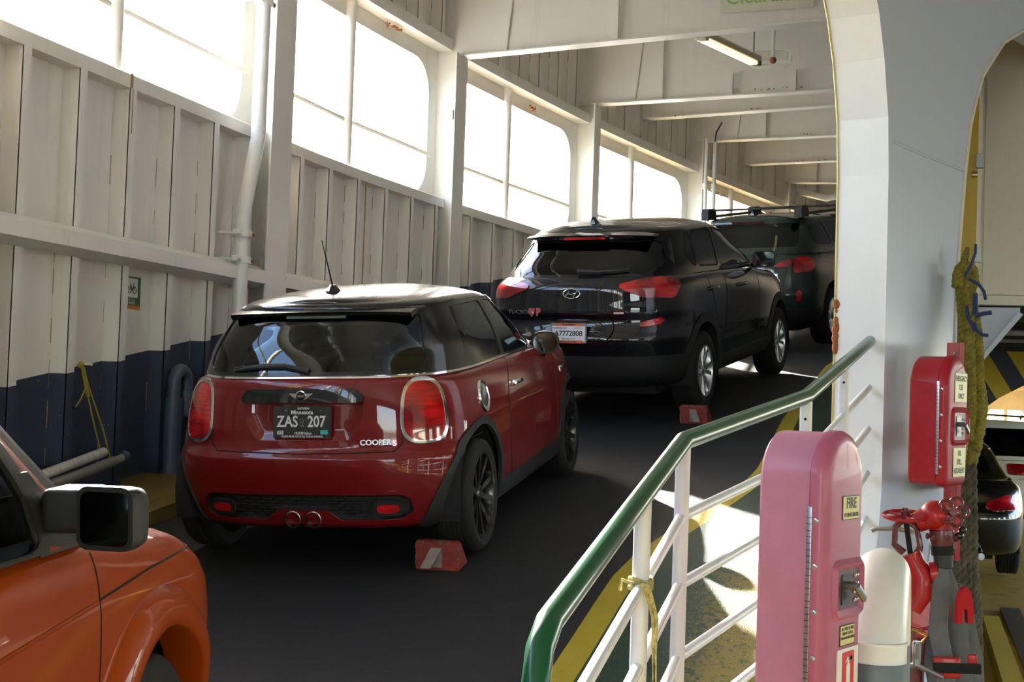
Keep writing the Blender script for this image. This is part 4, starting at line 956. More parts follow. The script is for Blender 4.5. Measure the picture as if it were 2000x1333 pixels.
mb.loft([[(.60+x, yy_*(1-z/.11), 1.648+z) for x, z in F_] for yy_ in (-.028, .028)], M_GLOSSB); c.part('antenna_fin', mb)
mb = MB(); mb.tube([(.165, -.02, 1.27), (.175, -.2, 1.262), (.20, -.36, 1.272), (.235, -.46, 1.28)], [.022, .016, .012, .006], M_PLAST, 8); c.part('rear_wiper', mb)
F = c.rear_frame(0, 1.085, .004); mb = MB(); el_ = lambda a, rx, ry: (rx*cos(a), ry*sin(a))
pts = [tuple(F @ Vector((*el_(a, .076, .040), .004))) for a in np.linspace(0, 2*pi, 33)[:-1]]; mb.tube(pts, .005, M_CHROME, 6, closed=True)
for q in ([(-.052, -.022), (-.018, .026)], [(.018, -.026), (.052, .022)], [(-.034, .002), (0, -.006), (.034, .004)]): mb.tube([tuple(F @ Vector((a, b, .004))) for a, b in q], .006, M_CHROME, 6)
c.part('badge', mb)
F = frame(Vector((-.012, 0, .76)), (0, -1, 0), (-1, 0, .10)); mb = MB(); mb.prism(rrect(.325, .170, .012), F, .010, M_CHROME); mb.prism(rrect(.300, .128, .004), F @ Matrix.Translation((0, -.004, .009)), .003, mat('plate_white_field', (.66, .67, .70), .45)); OR = mat('orange_plate_frame', (.62, .10, .03), .5); DKB = mat('plate_ink_black', (.012, .012, .02), .5)
mb.prism(rrect(.22, .022, .002), F @ Matrix.Translation((0, .072, .009)), .004, OR); mb.prism(rrect(.26, .024, .002), F @ Matrix.Translation((0, -.072, .009)), .004, OR); pl = c.part('number_plate', mb)
T = F @ Matrix.Translation((0, 0, .0135)); mb = MB()
for t, sz, x, y, sx, bd in (('A7772808', .062, 0, -.004, .98, .0012), ('WASHINGTON', .017, -.08, .043, 1.1, .0003), ('Exp. 09-10-23', .014, .085, .043, .9, .0001), ('TEMPORARY PLATE', .015, 0, -.048, 1.0, .0001), ('ALUMNI', .020, 0, .072, 1.5, .0008), ('PRINCETON', .020, -.005, -.072, 1.4, .0008)):
    q = text_mb(t, sz, T @ Matrix.Translation((x, y, 0)), DKB, .001, sx=sx, bold=bd); mb.add(q.v, q.f, DKB)
obj('plate_lettering', mb, parent=pl, loc=(0,0,0))
F = c.rear_frame(.485, .930, .010); q = text_mb('TUCSON', .048, F, M_ALLOY, .003, sx=1.35, bold=.0002); c.part('model_lettering', q)
F = c.rear_frame(.335, .930, .012); RB = mat('red_emblem', (.55, .05, .06), .4); mb = MB(); mb.prism([(-.030, .035), (-.030, -.005), (0, -.040), (.030, -.005), (.030, .035)][::-1], F @ Matrix.Translation((-.03, 0, 0)), .003, M_ALLOY); mb.prism([(-.024, .028), (-.024, -.004), (0, -.031), (.024, -.004), (.024, .028)][::-1], F @ Matrix.Translation((-.03, 0, .002)), .003, RB); mb.tube([tuple(F @ Vector((x-.03, z, .006))) for x, z in ((-.018, -.012), (0, .014), (.018, -.012))], .003, M_ALLOY, 5)
q = text_mb('P', .085, F @ Matrix.Translation((.032, 0, 0)), M_ALLOY, .003, bold=.006); mb.add(q.v, q.f, M_ALLOY); q = text_mb('P', .085, F @ Matrix.Translation((.032, 0, .003)), RB, .003, bold=.002); mb.add(q.v, q.f, RB); c.part('emblem', mb)
F = c.rear_frame(-.42, .925, .006); mb = MB(); mb.prism(rrect(.085, .017, .003), F, .003, M_ALLOY); c.part('trim_badge', mb)
for sg in (-1, 1): mirror_part(c, 2.62, sg*1.0, 1.25, .225, .165, .14, BLKP, [(2.70, sg*.95, 1.21), (2.75, sg*.84, 1.19)], sg, .05)

# ---- dark green wagon
GRN = mat('dark_green_car_paint', (.012, .022, .018), .5, coat=1, spec=.15)
hw = lambda x: pchip([-1, 3.0, 3.5, 4.2, 4.8], [1.16, 1.09, 1.05, .96, .8], x)
wag = dict(name='station_wagon_car', label='dark green station wagon with roof rack, farthest up the ramp, partly behind the pillar', loc=(-2.13, 17.05, 2.27), pose=(14.5, 8.6, 0), paint=GRN, zs=lambda x, z, y: np.where(z > .6, .6+(z-.6)*(hw(x)-.6)/(1.14-.6), z),
    low=[(.28,.35,4.5,.74,.5,2.6,.6,2.6), (.33,.14,4.6,.86,.6,3.2,.8,2.6), (.45,.05,4.7,.90,.6,3.6,.9,2.6), (.58,.01,4.77,.91,.6,3.8,1,2.5), (.66,.0,4.78,.912,.6,3.8,1,2.5), (.74,.03,4.78,.91,.6,3.8,1,2.5), (.90,.06,4.76,.905,.6,3.8,1,2.5), (1.02,.085,4.72,.885,.62,3.8,1,2.5), (1.10,.12,4.68,.855,.7,3.8,1,2.5), (1.14,.15,4.6,.83,.8,3.8,1,2.5)],
    gh=[(1.13,.15,3.7,.83,.8,3.8,.9,2.5), (1.18,.19,3.6,.81,.8,3.8,.9,2.5), (1.35,.36,3.2,.73,.8,3.8,.9,2.5), (1.50,.52,2.95,.66,.8,3.8,.85,2.5), (1.545,.53,2.85,.63,.8,3.6,.8,2.6), (1.57,.58,2.8,.58,.8,3.5,.8,2.6)],
    crown=.045, axles=(1.0, 3.74), R=.346, rim=.229, tw=.225, track=.90, mrim=M_ALLOY, gap=.07, cowl=3.4, pillar_z=1.53, trimm=M_GLOSSB,
    clad=(lambda x: .50+.0*x, .0, .6), windows=[('rear_window', 'r', [(-.68, 1.21), (.68, 1.21), (.585, 1.49), (-.585, 1.49)], .04, G_DARK, 0), ('quarter_window', 's', [(.62, 1.22), (1.30, 1.20), (1.20, 1.485), (.78, 1.46)], .07, G_DARK, 0), ('rear_door_window', 's', [(1.37, 1.20), (2.2, 1.19), (2.2, 1.50), (1.27, 1.49)], .03, G_DARK, 0), ('front_door_window', 's', [(2.28, 1.19), (3.1, 1.17), (2.7, 1.49), (2.28, 1.50)], .03, G_MID, 0), ('windscreen', 'f', [(-.62, 1.18), (.62, 1.18), (.52, 1.48), (-.52, 1.48)], .05, G_CLR, 0)],
    frontlim=2.5, rearlim=.7,
    rearpatch=[('tail_lamp', [(.42, .985), (.46, 1.02), (.60, 1.075), (.64, 1.085), (.64, .995)], .006, M_LENS, .010, 'u'), ('tail_lamp', [(.655, .915), (.655, 1.085), (.80, 1.10), (.95, 1.06), (.95, .985), (.86, .925)], .015, M_LENS, .014, 'u'), ('reflector', [(.655, .585), (.72, .585), (.72, .715), (.655, .715)], .008, M_LENS, .010, 'u'), ('plate_recess', [(-.36, .74), (.36, .74), (.40, .90), (-.40, .90)], .02, GRN, -.018, 'r')],
    rear_gaps=[[(-.60, 1.14), (-.62, .95), (-.58, .74), (-.45, .72), (.45, .72), (.58, .74), (.62, .95), (.60, 1.14)]], side_gaps=[[(1.35, 1.14), (1.42, .8), (1.55, .5)], [(2.25, 1.14), (2.22, .5)]], handles=[(1.65, .98), (2.55, .97)], int=(2.3, 1.45, 1.02, 3.0, 1.12, .80, .5, .4, .5))
wag_car, PW, PGW = gen_car(wag); c = wag_car; full = Surf.grid(PW, wrap=True)
for sg in (-1, 1):
    pa, _ = full.split(ureg([(.43, .985), (.46, 1.015), (.565, 1.02), (.56, .99)], .004, sg)); c.part('reverse_lamp', pa.plate(.008, .014), M_LENSW)
    pa, _ = full.split(ureg([(.66, .92), (.66, .975), (.85, .965), (.84, .925)], .008, sg)); c.part('indicator_lamp', pa.plate(.012, .018), M_LENSW)
F = c.rear_frame(-.40, .895, .006); q = text_mb('OUTBACK', .042, F, M_CHROME, .003, sx=1.3); c.part('model_lettering', q)
F = frame(Vector((.01, 0, .82)), (0, -1, 0), (-1, 0, .1)); mb = MB(); mb.prism(rrect(.31, .155, .01), F, .01, mat('plate_white_field', (.66,.67,.70), .45)); c.part('number_plate', mb)
mb = MB(); mb.box((.50, -.20, 1.505), (.535, .20, 1.53), M_LENSD); c.part('brake_light', mb)
for sg in (-1, 1):
    mb = MB(); mb.tube([(.70, sg*.60, 1.56), (.80, sg*.605, 1.60), (2.5, sg*.60, 1.63), (2.7, sg*.59, 1.58)], .018, M_PLAST, 8); rk = c.part('roof_rail', mb)
    for x in (.72, 2.3): mb = MB(); mb.loft([[(x-.11*k, sg*(.60-.045), z), (x+.16*k, sg*(.60-.045), z), (x+.16*k, sg*(.60+.045), z), (x-.11*k, sg*(.60+.045), z)] for k, z in ((1, 1.56), (1, 1.64), (.72, 1.70))], M_PLAST); obj('rack_foot', mb, parent=rk, loc=(0,0,0))
for x in (.78, 2.36): mb = MB(); mb.rbox((x-.04, -.60, 1.665), (x+.04, .60, 1.69), .01, M_PLAST); c.part('rack_bar', mb)
mb = MB(); mb.loft([[(.66+x, yy_*(1-z/.11), 1.60+z) for x, z in F_] for yy_ in (-.025, .025)], GRN); c.part('antenna_fin', mb)
mb = MB(); mb.tube([(.10, -.1, .24), (.02, -.1, .24)], .03, M_CHROME, 10); mb.box((.0, -.3, .28), (.1, .3, .34), M_UNDER); c.part('tow_hitch', mb)
for sg in (-1, 1): mirror_part(c, 3.05, sg*1.0, 1.17, .22, .15, .13, GRN, [(3.1, sg*.95, 1.13), (3.15, sg*.84, 1.12)], sg, .05)

# ---- rack bar across something above the wagon roof: dark canoe rack load
# ---- orange boxy SUV in the foreground
ORG = mat('orange_car_paint', (.29, .040, .0012), .5, coat=.55, spec=.1, var=.05, vscale=2)
he = lambda x: pchip([-1, 2.2, 2.95, 3.3, 3.85, 4.1, 4.3], [1.10, 1.10, 1.10, 1.075, 1.02, .95, .80], x)
box = dict(name='box_suv_car', label='orange boxy SUV with black door mirror in the left foreground', loc=(-2.60, .541, -.045), pose=(-9.46, 2.3, -1.5), paint=ORG, zs=lambda x, z, y: np.where(z > .55, .55+(z-.55)*(he(x)-.55)/(1.10-.55), z), tap=(.01, .012),
    low=[(.26,.3,4.0,.74,.4,3,.5,3), (.31,.12,4.15,.84,.4,3.5,.55,3.4), (.42,.05,4.24,.885,.4,3.8,.55,3.4), (.60,.02,4.28,.90,.4,4,.55,3.3), (.75,.02,4.29,.905,.4,4,.55,3.2), (.88,.04,4.28,.902,.4,4,.55,3.2), (.98,.05,4.25,.885,.4,4,.55,3.1), (1.03,.06,4.22,.868,.4,4,.6,3.0), (1.07,.08,4.18,.845,.42,4,.65,2.9), (1.10,.10,4.12,.80,.45,4,.7,2.8)],
    gh=[(1.095,.10,3.45,.835,.5,4,.6,3), (1.14,.11,3.36,.825,.5,4,.6,3), (1.40,.16,2.95,.79,.5,4,.6,3), (1.64,.20,2.60,.755,.5,4,.6,3), (1.70,.22,2.52,.735,.5,4,.6,3), (1.73,.26,2.46,.69,.5,4,.6,3)],
    crown=.03, axles=(.88, 3.455), R=.335, rim=.215, tw=.215, track=.885, mrim=M_ALLOY, gap=.085, cowl=3.3, hoodc=.03, pillm=ORG,
    windows=[('rear_window', 'r', [(-.70, 1.15), (.70, 1.15), (.66, 1.62), (-.66, 1.62)], .05, G_DARK, 0), ('rear_side_window', 's', [(.35, 1.13), (1.75, 1.13), (1.75, 1.62), (.45, 1.62)], .05, G_DARK, 0), ('door_window', 's', [(1.84, 1.115), (2.78, 1.105), (2.62, 1.30), (2.28, 1.63), (1.84, 1.63)], .05, G_MID, 0), ('windscreen', 'f', [(-.72, 1.14), (.72, 1.14), (.66, 1.62), (-.66, 1.62)], .05, G_CLR, 0)],
    frontlim=2.72, rearlim=.5, rearpatch=[], side_gaps=[[(3.02, 1.06), (2.99, .93), (2.96, .60), (2.95, .30)], [(1.80, 1.08), (1.78, .35)]], handles=[(1.98, .93)],
    int=(2.0, 1.2, .98, 2.75, 1.08, .82, .3, .38, .5))
box_car, PB, PGB = gen_car(box); c = box_car
full = Surf.grid(PB, wrap=True)
for x in (3.455, .88):                                     # wide arch flares
    for sg in (-1, 1):
        rings = []
        for t in np.linspace(radians(-28), radians(208), 49):
            ca, sa = cos(t), sin(t); p, n_ = c.side(x+.54*ca, max(.30, .355+.54*sa), 0, sg); y = p.y
            fl_ = lambda rho, o: (x+rho*ca, y+sg*o, .355+rho*sa)
            rings.append([fl_(.405, -.10), fl_(.405, .030), fl_(.412, .042), fl_(.44, .047), fl_(.48, .040), fl_(.515, .022), fl_(.54, -.004), fl_(.54, -.05)])
        mb = MB(); mb.loft(rings, ORG, cap=True); c.part('arch_flare', mb, angle=50)
for sg in (-1, 1):
    # amber side marker, crease, black window frame, mirror
    q, _ = full.split(ureg([(2.83, .83), (2.88, .83), (2.90, .93), (2.83, .96)], .004, sg, kx=.72, ky=0, xmax=5)) if False else full.split(region([(4.00, .80), (4.06, .80), (4.06, .90), (3.98, .92)], (0, 2), .006, lambda W: .3-W[:,1], sg)); mo = c.part('side_marker', q.plate(-.004, .006), M_AMBER)
    q2, _ = full.split(region([(4.00, .80), (4.06, .80), (4.06, .90), (3.98, .92)], (0, 2), .006, lambda W: .3-W[:,1], sg, grow=.012)); obj('marker_bezel', q2.plate(-.004, .004).mb(M_GAP), parent=mo, loc=(0,0,0))
    c.part('crease_line', c.line([(.9, .80), (1.6, .845), (2.3, .885), (2.97, .925)], 'side', r=.007, sg=sg, m=ORG))
    c.part('crease_line', c.line([(2.99, .93), (3.4, .955), (3.8, .965), (4.02, .95)], 'side', r=.004, sg=sg))
    mirror_part(c, 2.70, sg*1.035, 1.20, .178, .168, .11, M_PLAST, [(2.80, sg*.95, 1.20), (2.86, sg*.83, 1.18)], sg, .035, -14)
    mb = MB(); mb.loft([[(2.72, sg*.845, 1.09), (2.98, sg*.85, 1.09), (2.98, sg*.80, 1.09), (2.72, sg*.80, 1.09)], [(2.64, sg*.815, 1.32), (2.70, sg*.815, 1.32), (2.70, sg*.78, 1.32), (2.64, sg*.78, 1.32)]], M_PLAST); mb.rbox((2.74, min(sg*.83, sg*.97), 1.15), (2.90, max(sg*.83, sg*.97), 1.27), .02, M_PLAST); c.part('mirror_mount', mb)
    g, _ = shell(box['gh'], None, nlev=22, n3=36)
    fr, _ = g.split(region([(1.84, 1.115), (2.78, 1.105), (2.62, 1.30), (2.28, 1.63), (1.84, 1.63)], (0, 2), .05, lambda W: .40-W[:,1], sg, grow=.05)); _, fr = fr.split(region([(1.84, 1.115), (2.78, 1.105), (2.62, 1.30), (2.28, 1.63), (1.84, 1.63)], (0, 2), .05, lambda W: .40-W[:,1], sg)); c.part('window_frame', fr.plate(-.02, .008), M_PLAST)
    mb = MB(); mb.tube([(3.13, sg*.775, 1.13), (2.72, sg*.738, 1.40), (2.37, sg*.705, 1.64)], .020, mat('grey_gutter_trim', (.14, .14, .15), .35), 8); c.part('pillar_trim', mb)
    F = c.side_frame(1.98, .93, 0, sg)

# ---- two cars down on the main deck, seen past the rope
def small_car(name, label, loc, pose, paint, low, gh, **k):
    S = dict(name=name, label=label, loc=loc, pose=pose, paint=paint, low=low, gh=gh, nlev=34); S.update(k); return gen_car(S)
BLK2 = mat('black_sedan_paint', (.006, .006, .006), .18, coat=1)
hs_ = lambda x: pchip([-1, 1, 3, 3.8, 4.7], [1.0, 1.0, .96, .88, .70], x)
sed, PD, PGD = small_car('sedan_car', 'black low sedan on the ochre main deck, number plate ending 284', (.17, 15.0, DZ(15)), (0, 0, 0), BLK2,
    [(.22,.3,4.4,.70,.5,3,.6,2.6), (.27,.12,4.6,.84,.6,3,.8,2.6), (.45,.03,4.7,.885,.6,3.2,.9,2.6), (.62,.0,4.72,.89,.6,3.2,.9,2.6), (.78,.05,4.7,.88,.6,3.2,.9,2.6), (.92,.09,4.66,.85,.6,3.2,.9,2.6), (.98,.14,4.6,.80,.6,3.2,.9,2.6), (1.0,.17,4.6,.78,.6,3.2,.9,2.6)],
    [(.99,.70,3.5,.76,.6,3,.9,2.5), (1.1,.98,3.2,.69,.6,3,.9,2.5), (1.28,1.42,2.75,.60,.6,3,.8,2.5), (1.33,1.55,2.6,.54,.6,3,.8,2.5)],
    zs=lambda x, z, y: np.where(z > .5, .5+(z-.5)*(hs_(x)-.5)/.5, z), crown=.04, axles=(.95, 3.7), R=.32, rim=.21, tw=.215, track=.86, mrim=M_ALLOY, cowl=3.2, deck=1.2,
    windows=[('rear_window', 'r', [(-.58, 1.04), (.58, 1.04), (.48, 1.27), (-.48, 1.27)], .05, G_DARK, 0), ('side_window', 's', [(1.35, 1.04), (2.9, 1.04), (2.55, 1.27), (1.65, 1.28)], .05, G_DARK, 0), ('windscreen', 'f', [(-.6, 1.04), (.6, 1.04), (.48, 1.27), (-.48, 1.27)], .05, G_CLR, 0)],
    frontlim=2.4, rearlim=1.8, rearpatch=[('tail_lamp', [(.43, .74), (.47, .80), (.66, .86), (.82, .86), (.82, .72), (.50, .70)], .015, M_LENS, .010, 'u')], int=(2.1, 1.4, .78, 2.9, .95, .74, .6, .3, .4))
F = frame(Vector((.02, -.19, .74)), (0, -1, 0), (-1, 0, .1)); mb = MB(); mb.prism(rrect(.31, .155, .01), F, .01, mat('pale_plate_field', (.55, .58, .62), .45)); pl = sed.part('number_plate', mb); q = text_mb('284', .075, F @ Matrix.Translation((.07, -.008, .0115)), DKB, .001, bold=.0008); obj('plate_lettering', q, parent=pl, loc=(0,0,0))
mb = MB(); mb.cyl((.14, -.45, .25), (-.01, -.45, .25), .035, M_CHROME, 14); sed.part('exhaust_pipe', mb)
CREAM = mat('cream_car_paint', (.62, .58, .46), .2, coat=1)
hv = lambda x: pchip([-1, 3.3, 4.2, 5.1], [1.05, 1.0, .9, .7], x)
van, PV, PGV = small_car('minivan_car', 'cream minivan with roof rails on the main deck beyond the black sedan', (.88, 21.2, DZ(21.2)), (0, 0, 0), CREAM,
    [(.25,.3,4.8,.75,.5,3,.6,2.6), (.31,.10,4.95,.90,.5,3.6,.8,2.6), (.50,.03,5.05,.95,.5,3.8,.9,2.6), (.66,.0,5.1,.955,.5,3.8,.9,2.6), (.74,.03,5.08,.955,.5,3.8,.9,2.6), (.95,.06,5.0,.945,.5,3.8,.9,2.6), (1.05,.09,4.9,.91,.5,3.8,.9,2.6)],
    [(1.045,.09,4.1,.91,.5,3.8,.9,2.5), (1.3,.17,3.7,.86,.5,3.8,.9,2.5), (1.53,.26,3.3,.80,.5,3.8,.8,2.5), (1.57,.30,3.2,.75,.5,3.8,.8,2.5)],
    zs=lambda x, z, y: np.where(z > .55, .55+(z-.55)*(hv(x)-.55)/.5, z), crown=.04, axles=(1.1, 4.1), R=.33, rim=.21, tw=.225, track=.93, mrim=M_ALLOY, cowl=3.8,
    windows=[('rear_window', 'r', [(-.78, 1.10), (.78, 1.10), (.70, 1.49), (-.70, 1.49)], .05, G_MID, 0), ('side_window', 's', [(.5, 1.12), (2.6, 1.12), (2.6, 1.48), (.6, 1.48)], .05, G_MID, 0), ('front_door_window', 's', [(2.7, 1.12), (3.7, 1.12), (3.2, 1.48), (2.7, 1.48)], .05, G_MID, 0), ('windscreen', 'f', [(-.74, 1.10), (.74, 1.10), (.66, 1.49), (-.66, 1.49)], .05, G_CLR, 0)],
    frontlim=2.9, rearlim=.6, rearpatch=[('tail_lamp', [(.30, .84), (.30, 1.00), (.92, 1.00), (.92, .84)], .02, M_LENS, .010, 'u'), ('reverse_lamp', [(.46, .845), (.46, .88), (.62, .88), (.62, .845)], .005, mat('orange_lamp', (.8, .2, .03), .15), .014, 'uo')], int=(2.6, 1.6, .98, 3.3, 1.1, .86, .5, .4, .5))
F = frame(Vector((.03, 0.08, .90)), (0, -1, 0), (-1, 0, .1)); mb = MB(); mb.prism(rrect(.31, .155, .01), F, .01, mat('pale_plate_field', (.55, .58, .62), .45)); pl = van.part('number_plate', mb); q = text_mb('23', .075, F @ Matrix.Translation((.09, -.008, .0115)), DKB, .001, bold=.0008); obj('plate_lettering', q, parent=pl, loc=(0,0,0))
F = van.rear_frame(-.05, 1.03, .012); mb = MB(); mb.tube([tuple(F @ Vector((a, b, 0))) for a, b in rrect(.12, .085, .02)], .006, M_CHROME, 6, closed=True); mb.tube([tuple(F @ Vector(p)) for p in ((-.03, .03, 0), (-.022, 0, 0), (-.03, -.03, 0))], .006, M_CHROME, 5); mb.tube([tuple(F @ Vector(p)) for p in ((.03, .03, 0), (.022, 0, 0), (.03, -.03, 0))], .006, M_CHROME, 5); mb.tube([tuple(F @ Vector(p)) for p in ((-.022, 0, 0), (.022, 0, 0))], .006, M_CHROME, 5); van.part('badge', mb)
F = van.rear_frame(-.62, .79, .012); q = text_mb('ODYSSEY', .055, F, mat('bronze_lettering', (.35, .2, .08), .3, .8), .003, sx=1.2); van.part('model_lettering', q)
for sg in (-1, 1): mb = MB(); mb.tube([(.5, sg*.66, 1.60), (.6, sg*.66, 1.65), (2.6, sg*.66, 1.67), (2.8, sg*.66, 1.62)], .015, M_PLAST, 8); van.part('roof_rail', mb)
mb = MB(); mb.tube([(.62, -.66, 1.66), (.60, 0, 1.68), (.62, .66, 1.66)], .014, M_PLAST, 8); van.part('rack_bar', mb)
# ================================================================ FITTINGS AND LOOSE THINGS
M_PIPEW = mat('white_pipe_paint', (.74, .74, .70), .35, var=.06, vscale=8)
M_RAILW = mat('white_rail_paint', (.70, .71, .72), .38, var=.06, vscale=12)
M_RAILG = mat('green_rail_paint', (.004, .075, .030), .3, coat=.3, spec=.3)
# --- hand railing between ramp and main deck
HR = [(-.736, 2.80, .20), (-.738, 2.82, 1.05), (-.741, 2.86, 1.13), (-.741, 2.93, 1.175), (-.734, 4.60, 1.521), (-.437, 5.80, 1.686), (-.262, 7.78, 2.003)]
rl = thing('railing', 'bent safety railing with green handrail and white bars between ramp and deck', 'railing', (-.6, 4.6, 0))
mb = MB(); mb.tube(HR, .030, M_RAILG, 20); obj('handrail', mb, parent=rl)
def hz(y): return np.interp(y, [2.93, 4.6, 5.8, 7.78], [1.175, 1.521, 1.686, 2.003]), np.interp(y, [2.93, 4.6, 5.8, 7.78], [-.741, -.734, -.437, -.262])
for y in (3.94, 4.60, 5.80, 6.85):
    z, x = hz(y); mb = MB(); mb.cyl((x, y, -.02), (x, y, z-.02), .0245, M_RAILW, 18)
    if y > 5: mb.cyl((x, y-.025, z-.09), (x, y-.0255, z-.09), .006, M_GAP, 8)
    obj('post', mb, parent=rl)
for dz in (.245, .465, .70, .94, 1.18):
    mb = MB(); P_ = [(-.738, 2.84, 1.13-dz), (-.734, 4.60, 1.521-dz)]; mb.tube(P_, .0175, M_RAILW, 12); obj('rail', mb, parent=rl)
    mb = MB(); mb.tube([(-.734, 4.60, 1.521-dz), (-.437, 5.80, 1.686-dz), (-.262, 7.785, 2.003-dz)], .0175, M_RAILW, 12); obj('rail', mb, parent=rl)
# cord tied round the second post
M_CORD = mat('yellow_white_cord', (.50, .42, .16), .8, bump=.6, bscale=150, var=.5, vscale=60)
mb = MB(); z, x = hz(3.94); c0 = (x, 3.94)
for k in range(3): mb.tube([(c0[0]+.031*cos(a), c0[1]+.031*sin(a), 1.125+.012*k+.006*sin(a*2)) for a in np.linspace(0, 2*pi, 17)[:-1]], .006, M_CORD, 6, closed=True)
mb.sphere((x+.02, 3.90, 1.13), .018, M_CORD, 10); mb.tube([(x-.02, 3.905, 1.14), (x-.045, 3.90, 1.15), (x-.05, 3.90, 1.12)], .006, M_CORD, 6)
for o_ in (0, .010): mb.tube([(x+.025+o_, 3.90, 1.12), (x+.045+o_, 3.90, 1.05), (x+.050+o_*.3, 3.90, .95), (x+.058, 3.90, .80), (x+.050+o_, 3.90, .62)], .0055, M_CORD, 6)
tag_ = obj('tied_cord', mb, loc=(x, 3.94, 1.1)); tag_['label'] = 'frayed yellow and white cord knotted round the railing post, end hanging'; tag_['category'] = 'cord'

# --- arched cabinets
def cabinet(name, label, cat, S, w_, h, d, zb, m, md, labels, r_top=None, handle=True, rivets=5, hinge=(.2, .75), recess=None, ang=-20, rb=.03):
    a = radians(ang); D = Vector((cos(a), sin(a), 0)); W = Vector((-sin(a), cos(a), 0)); O = Vector((S[0], S[1], zb))
    root = thing(name, label, cat, (S[0], S[1], zb))
    rt = r_top or w_/2
    out = [(w_-rb + rb*sin(t), rb-rb*cos(t)) for t in np.linspace(0, pi/2, 5)]
    if r_top is None: out += [(w_/2+w_/2*cos(t), h-w_/2+w_/2*sin(t)) for t in np.linspace(0, pi, 25)]
    else: out += [(w_-rt+rt*cos(t), h-rt+rt*sin(t)) for t in np.linspace(0, pi/2, 9)] + [(rt-rt*sin(t), h-rt+rt*cos(t)) for t in np.linspace(0, pi/2, 9)]
    out += [(rb-rb*sin(pi/2-t)*1.0 if False else rb-rb*cos(t), rb-rb*sin(t)) for t in np.linspace(0, pi/2, 5)]
    cx, cz = w_/2, h/2
    def ring(depth, k):
        r_ = []
        for x, z in out:
            dx = cx-x; dz = cz-z; L = max(1e-6, hypot(dx, dz)); n_ = Vector((x-cx, z-cz)); r_.append(tuple(O+W*(x-(x-cx)/(w_/2)*k)+D*depth+Vector((0, 0, z-(z-cz)/(h/2)*k))))
        return r_
    mb = MB(); mb.loft([ring(0, .012), ring(.012, 0), ring(d, 0)], m); obj('body', mb, parent=root)
    mb = MB(); mb.loft([ring(d+.002, .004), ring(d+.004, -.006), ring(d+.030, -.006), ring(d+.044, .002), ring(d+.052, .016), ring(d+.055, .034)], md); dr = obj('door', mb, parent=root, angle=50)
    F0 = d+.055
    def at(x, z, o=0): return O+W*x+D*(F0+o)+Vector((0, 0, z))
    def FR(x, z, o=0): return frame(at(x, z, o), W, D)
    if recess:
        x0, z0, x1, z1 = recess; G = FR((x0+x1)/2, (z0+z1)/2, .001); ww, hh = x1-x0, z1-z0
        mb = MB(); A_ = rrect(ww, hh, .02, 5); B_ = rrect(ww-.03, hh-.03, .015, 5)
        # raised rim round a near-flush pocket, recess shade put into its darker colour
        mb.loft([[tuple(G @ Vector((x, y, -.002))) for x, y in rrect(ww+.03, hh+.03, .03, 5)], [tuple(G @ Vector((x, y, .012))) for x, y in A_], [tuple(G @ Vector((x, y, .002))) for x, y in B_]], md, cap=False)
        mb.prism(B_, G @ Matrix.Translation((0, 0, -.001)), .003, mat(md.name+'_dark', (.10, .012, .03), .4)); rc = obj('handle_pocket', mb, parent=dr, loc=root.location)
        mb = MB(); mb.prism(rrect(ww*.30, hh*.60, .004), G @ Matrix.Translation((-.02, .0, .002)), .003, mat('dark_pane', (.03, .035, .035), .25, var=.6, vscale=40))
        mb.cyl(tuple(G @ Vector((-.01, .01, .005))), tuple(G @ Vector((-.01, .01, .035))), .012, M_GREYM, 12); mb.rbox((-.02, -.012, .028), (.055, .012, .042), .006, M_GREYM, G @ Matrix.Rotation(radians(-35), 4, 'Z'))
        for xx in (.045, .062):
            for zz in (-.035, -.012, .012, .035): mb.lathe([(.006, 0), (.004, .004), (.001, .005)], G @ Matrix.Translation((xx, zz, .003)), M_ALLOY, 8)
        obj('latch', mb, parent=dr, loc=root.location)
    # hinge strip with rivets
    mb = MB(); M2 = frame(O+D*(d+.006)+Vector((0, 0, h*(hinge[0]+hinge[1])/2))+W*(-.007), D, -W); hl = h*(hinge[1]-hinge[0]); mb.rbox((-.007, -hl/2, -.001), (.007, hl/2, .004), .001, M_ALLOY, M2)
    for k in range(int(hl/.018)): mb.box((-.0075, -hl/2+k*.018, .003), (.0075, -hl/2+k*.018+.0015, .0046), M_GAP, M2.to_3x3(), M2.translation)
    obj('hinge', mb, parent=root)
    mb = MB()
    for k in range(rivets): mb.lathe([(.009, 0), (.007, .003), (.003, .0045), (.001, .0045)], frame(O+D*(d+.024)+Vector((0, 0, h*(hinge[0]+(hinge[1]-hinge[0])*(k+.3)/(rivets-.4))))+W*(-.006), D, -W), M_ALLOY, 12)
    obj('rivets', mb, parent=root)
    for (x, z, lw, lh, mbg, mtx, lines, nm) in labels:
        G = FR(x, z, .0005); mb = MB(); mb.prism(rrect(lw, lh, .003), G, .0015, mtx); mb.prism(rrect(lw-.006, lh-.006, .002), G @ Matrix.Translation((0, 0, .0012)), .0008, mbg)
        for t, sz, yy_, sx, bd in lines:
            q = text_mb(t, sz, G @ Matrix.Translation((0, yy_, .0024)), mtx, .0008, sx=sx, bold=bd); mb.add(q.v, q.f, mtx)
        obj(nm, mb, parent=dr, loc=root.location)
    return root, dr, FR, at
M_GREYM = mat('dull_metal', (.22, .23, .24), .4, .8)
M_PINK = mat('sun_faded_pink_box', (.44, .17, .26), .45, coat=.1, var=.10, vscale=5); M_PINKD = mat('faded_pink_door', (.38, .09, .17), .42, coat=.15, var=.12, vscale=6)
M_LABY = mat('yellow_label', (.62, .56, .20), .4); M_INK = mat('label_ink', (.015, .015, .012), .5); M_LABW = mat('white_label', (.75, .75, .74), .4); M_REDI = mat('red_label_ink', (.55, .02, .02), .45)
